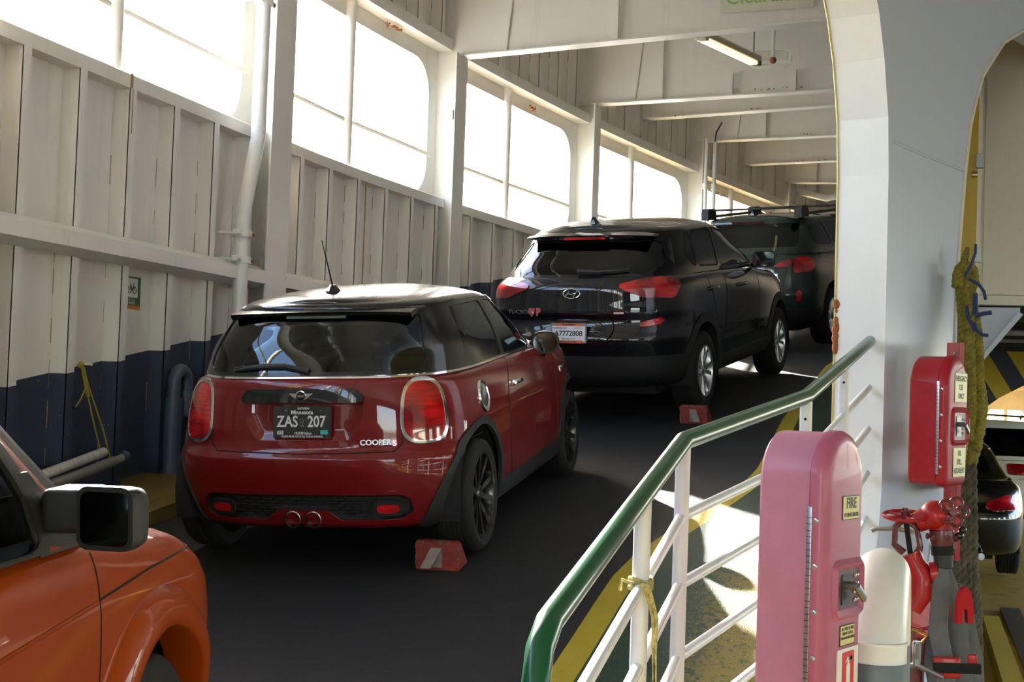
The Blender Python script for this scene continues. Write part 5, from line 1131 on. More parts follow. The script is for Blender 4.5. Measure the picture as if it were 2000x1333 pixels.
pk, dr, FR, at = cabinet('extinguisher_cabinet', 'faded pink fire extinguisher cabinet with rounded top beside the railing', 'fire extinguisher cabinet', (-.442, 4.16), .268, .95, .158, .625, M_PINK, M_PINKD,
    [(.165, .735, .122, .070, M_LABY, M_INK, [('FIRE', .042, .012, .95, .0012), ('EXTINGUISHER', .0155, -.021, 1.0, .0004)], 'label'),
     (.160, .370, .105, .060, M_LABY, M_INK, [('IN CASE OF FIRE', .012, .018, 1, .0002), ('BREAK GLASS', .012, .005, 1, .0002), ('OPEN DOOR FROM INSIDE', .010, -.008, .8, .0002)], 'label')],
    recess=(.06, .43, .25, .575), hinge=(.16, .78))
G = FR(.165, .22, .0005); mb = MB(); mb.prism(rrect(.15, .225, .006), G, .003, M_LABW); mb.prism(rrect(.085, .125, .008), G @ Matrix.Translation((0, .04, .003)), .001, M_REDI)
mb.prism(rrect(.026, .080, .008), G @ Matrix.Translation((0, .028, .004)), .001, M_LABW); mb.prism([(-.006, .066), (.006, .066), (.006, .078), (.026, .088), (.026, .074), (.008, .082), (-.004, .088), (-.02, .072), (-.018, .070), (-.006, .080)], G @ Matrix.Translation((0, 0, .004)), .001, M_LABW)
for t, yy_ in (('Nº 42 15LB', -.042), ('CO² FIRE', -.066), ('EXTINGUISHER', -.091)):
    q = text_mb(t, .026, G @ Matrix.Translation((0, yy_, .0036)), M_REDI, .0008, sx=.72); mb.add(q.v, q.f, M_REDI)
obj('extinguisher_sign', mb, parent=dr, loc=pk.location)
a_ = radians(-20); D_ = Vector((cos(a_), sin(a_), 0)); W_ = Vector((-sin(a_), cos(a_), 0)); O_ = Vector((-.442, 4.16, 0))
mb = MB(); p_ = O_-D_*.03+W_*.16; mb.cyl((p_.x, p_.y, -.02), (p_.x, p_.y, 1.35), .028, M_RAILW, 14); obj('mounting_post', mb, parent=pk)
M_REDB = mat('red_box_paint', (.36, .012, .020), .42, coat=.1, spec=.3, var=.12, vscale=30); M_REDD = mat('red_box_door', (.36, .010, .022), .45, coat=.1, spec=.25)
rb_, dr2, FR2, at2 = cabinet('spill_kit_cabinet', 'red oil spill cabinet with emergency use only label on the blue-grey pillar', 'cabinet', (-.056, 7.62), .315, .66, .150, 1.27, M_REDB, M_REDD,
    [(.19, .50, .19, .155, M_LABY, M_INK, [('EMERGENCY', .040, .045, .75, .0006), ('USE', .040, .0, .85, .0006), ('ONLY', .040, -.045, .85, .0006)], 'label'),
     (.185, .115, .19, .155, M_LABY, M_INK, [('OIL', .040, .045, .85, .0006), ('SPILL', .040, .0, .85, .0006), ('ABSORBENT', .040, -.045, .75, .0006)], 'label')],
    recess=(.07, .215, .29, .385), hinge=(.08, .80), rivets=4)
mb = MB(); mb.box((.135, 8.10, .84), (.205, 8.16, 2.02), M_REDD); mb.box((.200, 8.08, .84), (.225, 8.38, 2.02), M_REDB); mb.box((.15, 7.9, 1.45), (.19, 8.10, 1.60), M_REDD); mb.box((.16, 8.16, 1.2), (.2, 8.95, 1.3), M_REDD)
mb.lathe([(.009, 0), (.001, .005)], frame((.175, 8.098, 1.96), (1, 0, 0), (0, -1, 0)), M_ALLOY, 10); mb.rbox((.225, 8.02, 1.50), (.26, 8.12, 1.62), .01, M_REDD)
bp = obj('mounting_channel', mb, parent=rb_)
# --- gooseneck vent pipe
def goose(name, label, cat, P0, P1, r, ztop, zsplit, mt, mbot, zb=-.02):
    c0 = Vector(P0); c1 = Vector(P1); L = (c1-c0).length/2; mid = (c0+c1)/2; dirv = (c1-c0).normalized(); zc = ztop-r-L
    root = thing(name, label, cat, (c0.x, c0.y, 0))
    arc = [tuple(mid+dirv*(-L*cos(t))+Vector((0, 0, zc+L*sin(t)))) for t in np.linspace(0, pi, 21)]
    mb = MB(); mb.tube([(c0.x, c0.y, zsplit)]+arc+[(c1.x, c1.y, zsplit)], r, mt, 32); mb.tube([(c0.x, c0.y, zsplit+.055), (c0.x, c0.y, zsplit+.062)], r+.003, mt, 32)
    obj('pipe_bend', mb, parent=root)
    mb = MB(); mb.cyl((c0.x, c0.y, zb), (c0.x, c0.y, zsplit), r, mbot, 32); mb.cyl((c1.x, c1.y, zb+.55), (c1.x, c1.y, zsplit), r, mbot, 32); mb.cyl((c1.x, c1.y, zb+.48), (c1.x, c1.y, zb+.56), r*1.08, M_RUST, 24); obj('pipe_leg', mb, parent=root, label='grey painted lower legs')
    return root
goose('vent_pipe', 'large white gooseneck vent pipe with grey base right of the pink cabinet', 'pipe', (-.106, 4.44, 0), (-.098, 5.02, 0), .0865, 1.202, .892, M_PIPEW, mat('grey_pipe_base', (.115, .15, .19), .45, var=.15, vscale=15))
# --- curved silver strap behind it
mb = MB(); mb.tube([(-.225, 7.58, 1.02), (-.2, 7.58, 1.03), (-.1, 7.58, 1.035), (-.015, 7.60, 1.02)], .012, M_ALLOY, 8); o = obj('grab_bar', mb, loc=(-.2, 7.6, 1.0)); o['label'] = 'short curved silver bar on the pillar foot beside the white vent pipe'; o['category'] = 'bar'; o.location.z = 1.0
# --- fire hydrant valve with hoses
M_REDV = mat('red_valve_paint', (.34, .008, .010), .4, coat=.15, spec=.3, var=.2, vscale=20); M_REDVD = mat('dark_grimy_red', (.10, .008, .012), .4, coat=.2, var=.4, vscale=30)
K = 6.6
def V3(px, py, Y=6.6):
    """point at depth Y for a spot of the fittings group"""
    f_ = fwd; d_ = (Vector(rr)*((px-1000)/FPX) - Vector(uu)*((py-666.5)/FPX) + f_); t = Y/d_.y; return Vector((0, 0, 1.65))+d_*t
hv_ = thing('fire_valve', 'red fire main valve with handwheel and flanged pipe below the red cabinet', 'valve', tuple(V3(1790, 1190))[:2]+(.0,))
def wheel_ring(mb, c_, R_, r_, ax, n=5, m=M_REDV, petals=False):
    F = frame(c_, (1, 0, 0) if abs(Vector(ax).x) < .9 else (0, 1, 0), ax)
    if petals:
        for k in range(n): 
            q = F @ Matrix.Translation((R_*.62*cos(2*pi*k/n), R_*.62*sin(2*pi*k/n), 0)); mb.tube([tuple(q @ Vector((R_*.42*cos(t), R_*.42*sin(t), 0))) for t in np.linspace(0, 2*pi, 15)[:-1]], r_, m, 8, closed=True)
        mb.lathe([(R_*.28, -.008), (R_*.28, .01), (.001, .012)], F, m, 14)
    else:
        mb.tube([tuple(F @ Vector((R_*cos(t), R_*sin(t), 0))) for t in np.linspace(0, 2*pi, 33)[:-1]], r_, m, 10, closed=True)
        for k in range(n): mb.tube([tuple(F @ Vector((0, 0, 0))), tuple(F @ Vector((R_*cos(2*pi*k/n), R_*sin(2*pi*k/n), 0)))], r_*.8, m, 8)
        mb.lathe([(.020, -.015), (.020, .02), (.001, .022)], F, M_REDVD, 14)
wc = V3(1768, 1008); mb = MB(); wheel_ring(mb, wc, .095, .0085, (.10, -.16, 1)); mb.cyl(tuple(wc), tuple(wc+Vector((0, 0, .035))), .014, M_REDVD, 10); obj('handwheel', mb, parent=hv_)
mb = MB(); b0 = V3(1778, 1082)
mb.cyl(tuple(wc), tuple(b0), .012, M_GAP, 10)
for s_ in (-1, 1): mb.tube([tuple(wc+Vector((s_*.012, 0, -.02))), tuple(wc+Vector((s_*.045+.005, 0, -.05))), tuple(wc+Vector((s_*.055+.012, 0, -.13))), tuple(b0+Vector((s_*.03, 0, 0)))], [.016, .015, .015, .02], M_REDVD, 10)
mb.cyl(tuple(wc+Vector((0, 0, -.03))), tuple(wc+Vector((0, 0, -.012))), .030, M_REDVD, 16); obj('yoke', mb, parent=hv_)
mb = MB(); e1 = V3(1800, 1125); e2 = V3(1783, 1190)
mb.tube([tuple(b0), tuple(V3(1786, 1100)), tuple(e1), tuple(V3(1800, 1160)), tuple(e2)], [.05, .045, .055, .062, .06], M_REDV, 20)
mb.tube([tuple(e1), tuple(V3(1815, 1122)), tuple(V3(1830, 1122))], [.03, .030, .045], M_REDV, 16); mb.cyl(tuple(V3(1818, 1122)), tuple(V3(1832, 1120)), .052, M_REDV, 20)
Ff = frame(V3(1794, 1188), (1, 0, 0), (-.15, -1, .1)); mb.lathe([(.001, .045), (.085, .045), (.088, .040), (.088, .022), (.128, .020), (.132, .014), (.132, -.012), (.128, -.02), (.05, -.02)], Ff, M_REDV, 36)
for k in range(8): mb.lathe([(.017, .018), (.017, .034), (.013, .037), (.001, .038)], Ff @ Matrix.Translation((.108*cos(2*pi*k/8+.3), .108*sin(2*pi*k/8+.3), 0)), M_REDV, 6)
mb.cyl(tuple(e2+Vector((0, .02, 0))), (e2.x, e2.y+.02, -.02), .055, M_REDVD, 18); obj('valve_body', mb, parent=hv_)
mb = MB(); s0 = V3(1826, 1008, 6.6); mb.tube([tuple(V3(1790, 1022)), tuple(V3(1806, 1014)), tuple(s0)], [.045, .05, .055], M_REDV, 18); mb.sphere(tuple(s0), .068, M_REDV, 20)
mb.tube([tuple(s0), tuple(V3(1845, 1004))], [.05, .055], M_REDV, 16); mb.tube([tuple(s0+Vector((.03, 0, -.02))), tuple(V3(1838, 1036))], .045, M_REDV, 16); obj('angle_valve', mb, parent=hv_)
mb = MB(); wheel_ring(mb, V3(1862, 1000, 6.55), .062, .007, (.6, -1, .1), 5, M_REDVD, True); mb.cyl(tuple(V3(1845, 1004)), tuple(V3(1862, 1000, 6.55)), .014, M_REDVD, 10); obj('handwheel', mb, parent=hv_)
mb = MB(); q0 = V3(1838, 1036); q1 = V3(1840, 1066); mb.tube([tuple(q0), tuple(q0*.6+q1*.4), tuple(q1)], [.055, .058, .050], M_REDVD, 20)
for k in range(6): a = k*pi/3; mb.sphere((q0.x+.056*cos(a), q0.y+.056*sin(a), q0.z-.03), .014, M_REDVD, 8)
mb.tube([tuple(q1+Vector((.03, 0, .04))), tuple(V3(1868, 1052)), tuple(V3(1876, 1040))], [.022, .016, .012], M_REDVD, 10); mb.sphere(tuple(V3(1874, 1047)), .020, M_GLOSSB, 12); mb.sphere(tuple(V3(1880, 1036)), .018, M_GLOSSB, 12)
mb.box((q1.x-.01, q1.y-.02, q1.z-.01), (q1.x+.06, q1.y+.02, q1.z+.02), M_REDVD); obj('coupling', mb, parent=hv_)
mb = MB(); cp_ = V3(1812, 1096)
for k in range(12): t = k/11; p = V3(1816, 1062)*(1-t)+cp_*t; mb.sphere(tuple(p), .0045, M_GREYM, 6)
obj('chain', mb, parent=hv_)
mb = MB(); hb_ = V3(1790, 1300, 6.3); mb.cyl(tuple(hb_+Vector((0, 0, .10))), tuple(hb_), .018, M_GREYM, 10); mb.tube([tuple(hb_+Vector((.02, -.01, .10))), tuple(hb_+Vector((.04, -.02, .13))), tuple(hb_+Vector((-.02, 0, .15)))], .006, mat('brass', (.5, .3, .08), .35, .9), 8)
for dx, dz in ((-.10, -.02), (.11, -.04), (.0, .09)): mb.tube([tuple(hb_), tuple(hb_+Vector((dx, -.02, dz)))], [.014, .009], M_GREYM, 8)
o = obj('hose_wye', mb, loc=tuple(hb_)); o['label'] = 'small grey metal three-armed fitting under the red valve'; o['category'] = 'hose fitting'
# hoses: flat woven folds hanging down
M_HOSE = mat('grey_woven_hose', (.115, .115, .12), .85, bump=.35, bscale=300, var=.18, vscale=10)
hs = thing('fire_hose', 'flat grey fire hose hanging in folds from the red valve coupling', 'hose', tuple(V3(1850, 1250))[:2]+(.0,))
mb = MB(); mb.cyl(tuple(V3(1840, 1066)), tuple(V3(1842, 1084)), .050, M_GAP, 18); mb.tube([tuple(V3(1842, 1084)), tuple(V3(1842, 1108)), tuple(V3(1842, 1112))], [.044, .042, .030], mat('black_rubber_collar', (.02, .02, .022), .6), 18); obj('collar', mb, parent=hs)
def fold(path, wds, yoff=0, th=.012):
    pts = [V3(x, y, 6.6+yo) for (x, y, yo) in path]; dz = []
    n = 40; T = np.linspace(0, 1, len(pts)); tt = np.linspace(0, 1, n); X = [pchip(T, [p[i] for p in pts], tt) for i in range(3)]; Wd = pchip(T, wds, tt); rings = []
    for i in range(n):
        tw = .5*sin(i*.25+path[0][0]); u = Vector((cos(tw*.6), sin(tw*.6), 0))*Wd[i]/2; v = Vector((-u.y, u.x, 0)).normalized()*th; p = Vector((X[0][i], X[1][i], X[2][i]))
        rings.append([tuple(p+u*a+v*b) for a, b in ((-1, 0), (-.8, -.9), (0, -1.1), (.8, -.9), (1, 0), (.8, .9), (0, 1.1), (-.8, .9))])
    mb = MB(); mb.loft(rings, M_HOSE); return mb
for pth, wd in (([(1842, 1108, -.02), (1838, 1150, -.05), (1832, 1220, -.05), (1845, 1300, -.04), (1852, 1420, -.03)], [.05, .075, .085, .085, .085]),
                ([(1846, 1110, .02), (1858, 1150, .02), (1866, 1220, .0), (1872, 1300, .0), (1876, 1420, 0)], [.05, .06, .085, .085, .085]),
                ([(1812, 1125, .10), (1812, 1180, .08), (1815, 1250, .05), (1828, 1320, .0), (1840, 1420, .0)], [.07, .085, .085, .085, .085]),
                ([(1866, 1140, .12), (1876, 1165, .10), (1888, 1230, .08), (1900, 1310, .06), (1906, 1420, .05)], [.05, .08, .09, .095, .095]),
                ([(1880, 1170, .06), (1878, 1240, .04), (1884, 1310, .02), (1888, 1420, .02)], [.05, .06, .07, .07])): obj('hose_fold', fold(pth, wd), parent=hs, angle=60)
mb = MB(); F = frame(V3(1880, 1182, 6.48), (1, .3, 0), (.25, -1, 0)); mb.prism([(-.035, -.075), (-.012, -.075), (-.008, -.02), (0, -.012), (.008, -.02), (.012, -.075), (.035, -.075)]+[(.036*cos(t), -.03+.11*sin(t)) for t in np.linspace(0, pi, 13)], F, .04, mat('bright_red_saddle', (.36, .006, .010), .6, spec=.2)); o = obj('hose_saddle', mb, parent=hs)
mb = MB(); F = frame(V3(1850, 1305, 6.46), (1, 0, .05), (0, -1, 0)); mb.rbox((-.055, -.045, -.015), (.055, .045, .01), .008, M_REDV, F); mb.rbox((-.06, -.022, .006), (.14, .022, .014), .004, M_GAP, F); mb.rbox((.085, .02, -.01), (.125, .06, .01), .006, M_REDV, F); obj('strap', mb, parent=hs)

# --- ropes
M_ROPE = mat('yellow_green_rope', (.24, .20, .03), .85, bump=.9, bscale=130, var=.45, vscale=22); M_ROPEB = mat('old_brown_rope', (.085, .070, .045), .9, bump=1.0, bscale=90, var=.6, vscale=16)
def rope(mb, path, R_, m, strands=3, pitch=.09, n=110):
    P_ = [Vector(p) for p in path]; T = np.linspace(0, 1, len(P_)); tt = np.linspace(0, 1, n); X = np.array([pchip(T, [p[i] for p in P_], tt) for i in range(3)]).T
    L = np.concatenate([[0], np.cumsum(np.linalg.norm(np.diff(X, axis=0), axis=1))]); 
    for s_ in range(strands):
        pts = []
        for i in range(n):
            t = Vector(X[min(i+1, n-1)]-X[max(i-1, 0)]).normalized(); u = t.cross(Vector((0, 1, 0)) if abs(t.y) < .8 else Vector((1, 0, 0))).normalized(); v = t.cross(u); a = 2*pi*(L[i]/pitch+s_/strands)
            pts.append(tuple(Vector(X[i])+R_*.52*(cos(a)*u+sin(a)*v)))
        mb.tube(pts, R_*.52, m, 8)
def R3(px, py, Y): return tuple(V3(px, py, Y))
rp = thing('mooring_rope', 'thick yellow-green rope hanging in a braided bundle at the arch edge', 'rope', R3(1895, 900, 8.9))
for i, (x0, x1, x2, y0, y1, dy) in enumerate(((1876, 1880, 1884, 535, 700, 0), (1886, 1893, 1896, 528, 860, -.04), (1894, 1902, 1904, 530, 905, .03), (1880, 1888, 1908, 540, 890, .06), (1890, 1910, 1912, 548, 880, .0), (1884, 1896, 1918, 545, 850, .05))):
    mb = MB(); rope(mb, [R3(x0, y0, 8.62+dy), R3(x1, y0*.6+y1*.4, 8.60+dy), R3(x2, y1-60, 8.58+dy), R3(x2-6, y1, 8.60+dy)], .034, M_ROPE, 3, .10); obj('rope_strand', mb, parent=rp, angle=80)
mb = MB(); rope(mb, [R3(1870, 560, 8.55), R3(1872, 535, 8.55), R3(1884, 520, 8.57), R3(1898, 528, 8.6), R3(1902, 560, 8.62)], .034, M_ROPE, 3, .10); rope(mb, [R3(1878, 528, 8.6), R3(1882, 505, 8.65), R3(1890, 486, 8.7), R3(1886, 520, 8.7)], .014, M_ROPE, 3, .05, 50); obj('rope_loop', mb, parent=rp, angle=80)
M_BLUEC = mat('blue_cord', (.012, .035, .13), .7)
mb = MB(); mb.tube([R3(1884, 540, 8.5), R3(1896, 520, 8.48), R3(1905, 495, 8.48), R3(1906, 478, 8.5)], .008, M_BLUEC, 8); mb.tube([R3(1892, 545, 8.48), R3(1912, 556, 8.46), R3(1922, 570, 8.46), R3(1925, 586, 8.46)], .009, M_BLUEC, 8)
mb.tube([R3(1905, 574, 8.46), R3(1905, 600, 8.46), R3(1903, 615, 8.48)], .014, M_BLUEC, 8); mb.tube([R3(1904, 618, 8.46), R3(1920, 613, 8.46), R3(1937, 611, 8.46)], .012, M_BLUEC, 8); mb.tube([R3(1888, 600, 8.48), R3(1892, 622, 8.46), R3(1905, 648, 8.46)], .010, M_BLUEC, 8); mb.tube([R3(1903, 630, 8.46), R3(1908, 645, 8.46), R3(1918, 654, 8.46), R3(1930, 656, 8.46)], .010, M_BLUEC, 8)
o = obj('blue_cord', mb, loc=R3(1900, 600, 8.48)); o['label'] = 'thin dark blue cord knotted through the yellow-green rope'; o['category'] = 'cord'
rp2 = thing('worn_rope', 'old brown rope lengths hanging below the yellow-green rope', 'rope', R3(1885, 1100, 8.9))
for i, (x0, x1, y0) in enumerate(((1866, 1868, 960), (1877, 1880, 930), (1888, 1890, 900), (1898, 1902, 905), (1882, 1908, 1000))):
    mb = MB(); rope(mb, [R3(x0, y0, 8.72+.02*i), R3((x0+x1)/2, 1050, 8.70+.02*i), R3(x1, 1200, 8.70+.02*i), R3(x1+4, 1375, 8.68+.02*i)], .032, M_ROPEB, 3, .16, 60); obj('rope_strand', mb, parent=rp2, angle=80)
mb = MB(); mb.box((.318, 9.15, -.08), (.340, 9.18, 1.45), M_RAILW); mb.box((.300, 9.16, .75), (.318, 9.18, 1.2), M_RAILW)
for k in range(7): mb.sphere((.329, 9.148, .2+.19*k), .010, M_RUST, 6)
struct('trim_6', mb)
mb = MB(); mb.box((.262, 11.0, -.1), (.372, 11.12, 4.75), mat('yellow_post_paint', (.62, .42, .01), .4)); mb.box((.372, 11.02, -.1), (.40, 11.1, 4.6), M_WHITE)
for z in (3.45, 2.75): mb.box((.36, 10.96, z), (.41, 11.02, z+.10), M_GREYM)
mb.cyl((.33, 10.97, 3.4), (.37, 10.97, 3.4), .02, M_ALLOY, 10); o = obj('guard_post', mb, loc=(.32, 11.06, -.1)); o['label'] = 'tall yellow steel post behind the arch edge and rope'; o['category'] = 'post'

# --- wheel chocks
M_CHK = mat('red_chock_paint', (.20, .018, .012), .6, bump=.3, bscale=60, var=.35, vscale=18); M_WOOD = mat('bare_worn_wood', (.22, .10, .05), .8, var=.3, vscale=30); M_HND = mat('worn_belt_handle', (.20, .17, .14), .7, var=.25, vscale=30)
def chock(label, x, y, rot, flip):
    z = RZ(x, y); root = thing('wheel_chock', label, 'wheel chock', (x, y, z), 'red wooden wheel chocks'); root.rotation_euler = (radians(7), 0, radians(rot)); root['_local'] = 1
    w_, h, d = .118, .155, .20; mb = MB(); bm = bmesh.new()
    V = [bm.verts.new(p) for p in ((-w_, 0, 0), (w_, 0, 0), (w_, d, 0), (-w_, d, 0), (-w_, .0, h), (w_, .0, h), (w_, .05, h+.004), (-w_, .05, h+.004))]
    for f in ((0,3,2,1), (4,5,6,7), (0,1,5,4), (1,2,6,5), (2,3,7,6), (3,0,4,7)): bm.faces.new([V[i] for i in f])
    bmesh.ops.bevel(bm, geom=bm.edges[:], offset=.006, segments=2, affect='EDGES'); bm.verts.index_update(); mb.add([v.co for v in bm.verts], [[v.index for v in f.verts] for f in bm.faces], M_CHK); bm.free()
    for k in range(9): t = random.uniform(-1, 1); mb.box((t*w_*.85-.018, -.0015, h-.012), (t*w_*.85+.014, .012, h+.0045), M_WOOD)
    for k in range(4): zz = random.uniform(.02, .13); mb.box((-w_-.0005, -.001, zz), (-w_+.004, .01, zz+.018), M_WOOD); mb.box((w_-.004, -.001, zz), (w_+.0005, .01, zz+.012), M_WOOD)
    obj('block', mb, parent=root, loc=(0,0,0))
    mb = MB(); s_ = -1 if flip else 1
    mb.hexa([(-.03, -.002, .02), (.03, -.002, .02), (.03, -.002, .125), (-.03, -.002, .125), (-.03, -.008, .02), (.03, -.008, .02), (.03, -.008, .125), (-.03, -.008, .125)], M_HND)
    a0 = [(-.032, -.008, .125), (.03, -.008, .128), (.012+.03*s_*-1+.0, -.055, .02), (-.055*s_-.0, -.055, .022)]
    xs_ = -.045 if not flip else .05
    mb.hexa([(-.03, -.008, .115), (.03, -.008, .115), (.028+xs_, -.05, .022), (-.030+xs_, -.05, .022), (-.03, -.016, .122), (.03, -.016, .122), (.028+xs_, -.058, .024), (-.030+xs_, -.058, .024)], M_HND)
    obj('handle', mb, parent=root, loc=(0,0,0)); return root
chock('red wooden chock with leather handle behind the red hatchback rear wheel', -2.435, 7.17, 2, False)
chock('red wooden chock with cord behind the black SUV rear wheel', -1.845, 12.05, -8, True)

# --- left wall fittings
dp = thing('drain_pipe', 'white drain pipe with a bend and clamps on the wall beside a column', 'pipe', (-4.93, 9.80, 1.1))
mb = MB(); mb.tube([(-4.90, 9.82, 6.7), (-4.90, 9.82, 3.55), (-4.905, 9.80, 3.45), (-4.94, 9.72, 3.0), (-4.945, 9.71, 2.9), (-4.945, 9.71, .95)], .056, M_PIPEW, 24); obj('pipe', mb, parent=dp)
for z, x, y in ((4.60, -4.90, 9.82), (2.80, -4.945, 9.71), (2.60, -4.945, 9.71)):
    mb = MB(); mb.cyl((x, y, z-.026), (x, y, z+.026), .074, M_PIPEW, 24); mb.rbox((x-.01, y-.135, z-.020), (x+.035, y+.135, z+.020), .005, M_PIPEW); mb.box((x-.28, y-.09, z-.01), (x-.02, y-.06, z+.01), M_PIPEW)
    for s_ in (-1, 1): mb.sphere((x+.030, y+s_*.115, z), .018, M_RUST if s_ > 0 else M_PIPEW, 8)
    obj('clamp', mb, parent=dp)
cd = thing('conduit_pipes', 'pair of thin white conduits with a blue wire on the far column', 'pipe', (-3.25, 22.0, 3.9))
for y, x in ((21.95, -3.28), (22.02, -3.16)): mb = MB(); mb.cyl((x, y, 3.9), (x, y, 5.75), .03, M_PIPEW, 12); mb.cyl((x, y, 4.95), (x, y, 5.05), .045, M_PIPEW, 12); obj('conduit', mb, parent=cd)
mb = MB(); mb.tube([(-3.16, 22.0, 5.7), (-3.14, 21.98, 5.85), (-3.05, 21.95, 6.0)], .012, M_BLUEC, 6); obj('wire', mb, parent=cd)
# bicycle parking sign
sg_ = thing('parking_sign', 'green bicycle parking sign with orange base on the left wall', 'sign', (-5.205, 8.64, 2.26)); GRS = mat('green_sign_field', (.03, .22, .07), .4); F = frame((-5.212, 8.64, 2.26), (0, 1, 0), (1, 0, 0)); mb = MB()
mb.prism(rrect(.205, .225, .006), F, .004, GRS); mb.prism([(-.1025, -.1125), (.1025, -.1125), (.1025, -.085), (-.1025, -.085)], F @ Matrix.Translation((0, 0, .0035)), .001, mat('orange_band', (.75, .20, .03), .4)); mb.prism(rrect(.15, .13, .008), F @ Matrix.Translation((-.01, .035, .0035)), .001, M_LABW); obj('panel', mb, parent=sg_)
mb = MB(); GI = mat('sign_ink', (.05, .07, .05), .5); T = F @ Matrix.Translation((-.01, .03, .006))
for x in (-.032, .032): mb.tube([tuple(T @ Vector((x+.022*cos(t), -.01+.022*sin(t), 0))) for t in np.linspace(0, 2*pi, 17)[:-1]], .0022, GI, 5, closed=True)
for q in ([(-.032, -.01), (-.015, .02), (.02, .02), (.0, -.01), (-.032, -.01)], [(.0, -.01), (-.02, .032), (-.03, .032)], [(.032, -.01), (.018, .035), (.03, .038)]): mb.tube([tuple(T @ Vector((*p, 0))) for p in q], .002, GI, 5)
for t, yy_ in (('BICYCLE', -.048), ('PARKING', -.070)): q = text_mb(t, .026, F @ Matrix.Translation((-.01, yy_, .005)), M_LABW, .001, sx=.9); mb.add(q.v, q.f, M_LABW)
obj('lettering', mb, parent=sg_)
# yellow cord looped from a hook down to a fender pole
cr = thing('hanging_cord', 'thin yellow cord looped from a wall hook down to the wooden poles', 'cord', (-5.03, 7.79, 1.74)); M_YC = mat('yellow_cord', (.30, .24, .02), .8, bump=.5, bscale=200)
mb = MB(); mb.sphere((-5.03, 7.78, 1.745), .022, M_YC, 10); mb.cyl((-5.06, 7.78, 1.75), (-4.97, 7.82, 1.75), .006, M_PIPEW, 8); obj('hook', mb, parent=cr)
mb = MB(); mb.tube([(-5.02, 7.79, 1.74), (-5.01, 7.82, 1.60), (-5.0, 7.90, 1.40), (-4.98, 7.97, 1.20)], .006, M_YC, 6); mb.tube([(-5.02, 7.79, 1.74), (-5.0, 7.84, 1.60), (-4.98, 7.98, 1.35), (-4.96, 8.06, 1.14)], .006, M_YC, 6); mb.tube([(-5.02, 7.79, 1.73), (-5.0, 7.83, 1.55)], .014, M_YC, 6); mb.tube([(-5.0, 7.80, 1.60), (-5.0, 7.74, 1.52), (-4.98, 7.66, 1.48)], .005, M_YC, 6); mb.sphere((-4.98, 7.65, 1.48), .012, M_GAP, 8); obj('cord', mb, parent=cr)
pl_ = thing('pole_bundle', 'two round poles tied against the left wall, one with a blue rounded end', 'pole', (-4.97, 7.6, 1.1))
mb = MB(); mb.cyl((-4.97, 7.0, 1.02), (-4.97, 7.99, 1.20), .030, mat('white_worn_pole', (.55, .53, .50), .7, var=.25, vscale=30), 16); obj('pole', mb, parent=pl_)
mb = MB(); mb.cyl((-4.95, 7.0, .95), (-4.95, 8.08, 1.14), .032, mat('grey_pole', (.22, .21, .19), .6), 16); obj('pole', mb, parent=pl_)
mb = MB(); mb.tube([(-4.95, 8.08, 1.14), (-4.95, 8.17, 1.157)], .026, mat('tan_cord_winding', (.35, .32, .22), .8, bump=1, bscale=120), 14); mb.sphere((-4.95, 8.20, 1.163), .042, mat('blue_end_cap', (.02, .06, .13), .5), 14); obj('end_cap', mb, parent=pl_)
goose('wall_vent', 'small grey-blue gooseneck vent low on the left wall', 'pipe', (-5.02, 8.93, 0), (-5.02, 9.10, 0), .046, 1.79, 1.62, mat('slate_pipe_paint', (.075, .09, .13), .45), mat('slate_pipe_paint2', (.07, .085, .12), .45), zb=.95)
mb = MB(); mb.cyl((-5.02, 9.10, 1.42), (-5.02, 9.10, 1.60), .075, MATS['slate_pipe_paint'], 16); mb.cyl((-5.02, 8.93, 1.0), (-5.02, 8.93, 1.55), .06, MATS['slate_pipe_paint'], 16)
o = [x for x in bpy.data.objects if x.name == 'wall_vent'][0]; obj('vent_head', mb, parent=o)
# fluorescent batten between the beams
lt = thing('strip_light', 'lit fluorescent strip light hanging below the ceiling beams', 'ceiling light', (-2.2, 16.2, 5.75)); A_ = Vector((-2.42, 15.5, 5.68)); B_ = Vector((-1.98, 17.02, 5.735)); M_FL = mat('yellowed_diffuser', (.55, .48, .28), .4)
F = frame((A_+B_)/2, (B_-A_), (0, 0, 1)); L_ = (B_-A_).length
mb = MB(); mb.rbox((-L_/2, -.075, -.0), (L_/2, .075, .075), .02, M_FL, F); obj('housing', mb, parent=lt)
mb = MB(); mb.rbox((-L_/2+.09, -.055, -.045), (L_/2-.07, .055, .005), .022, mat('lit_tube', (.9, .85, .7), .5, emit=(1.0, .76, .40), estr=.55), F); obj('lit_diffuser', mb, parent=lt)
mb = MB(); mb.rbox((-L_/2-.005, -.07, -.04), (-L_/2+.09, .07, .06), .02, mat('clear_end_cap', (.62, .56, .42), .2), F); obj('end_cap', mb, parent=lt); mb = MB(); mb.rbox((L_/2-.07, -.07, -.045), (L_/2+.02, .07, .05), .02, M_GREYM, F); obj('end_cap', mb, parent=lt)
for t in (-.45, .45): mb = MB(); p = F @ Vector((L_*t, 0, .07)); mb.cyl(tuple(p), (p.x, p.y, 6.74), .008, M_GREYM, 6); obj('hanger', mb, parent=lt)
mb = MB(); mb.tube([tuple(F @ Vector((-L_/2, .05, .09))), tuple(F @ Vector((L_/2, .05, .09)))], .004, M_GAP, 5); mb.tube([tuple(F @ Vector((-L_/2, .02, .10))), tuple(F @ Vector((L_/2, .02, .10)))], .004, M_GAP, 5); obj('cable', mb, parent=lt)
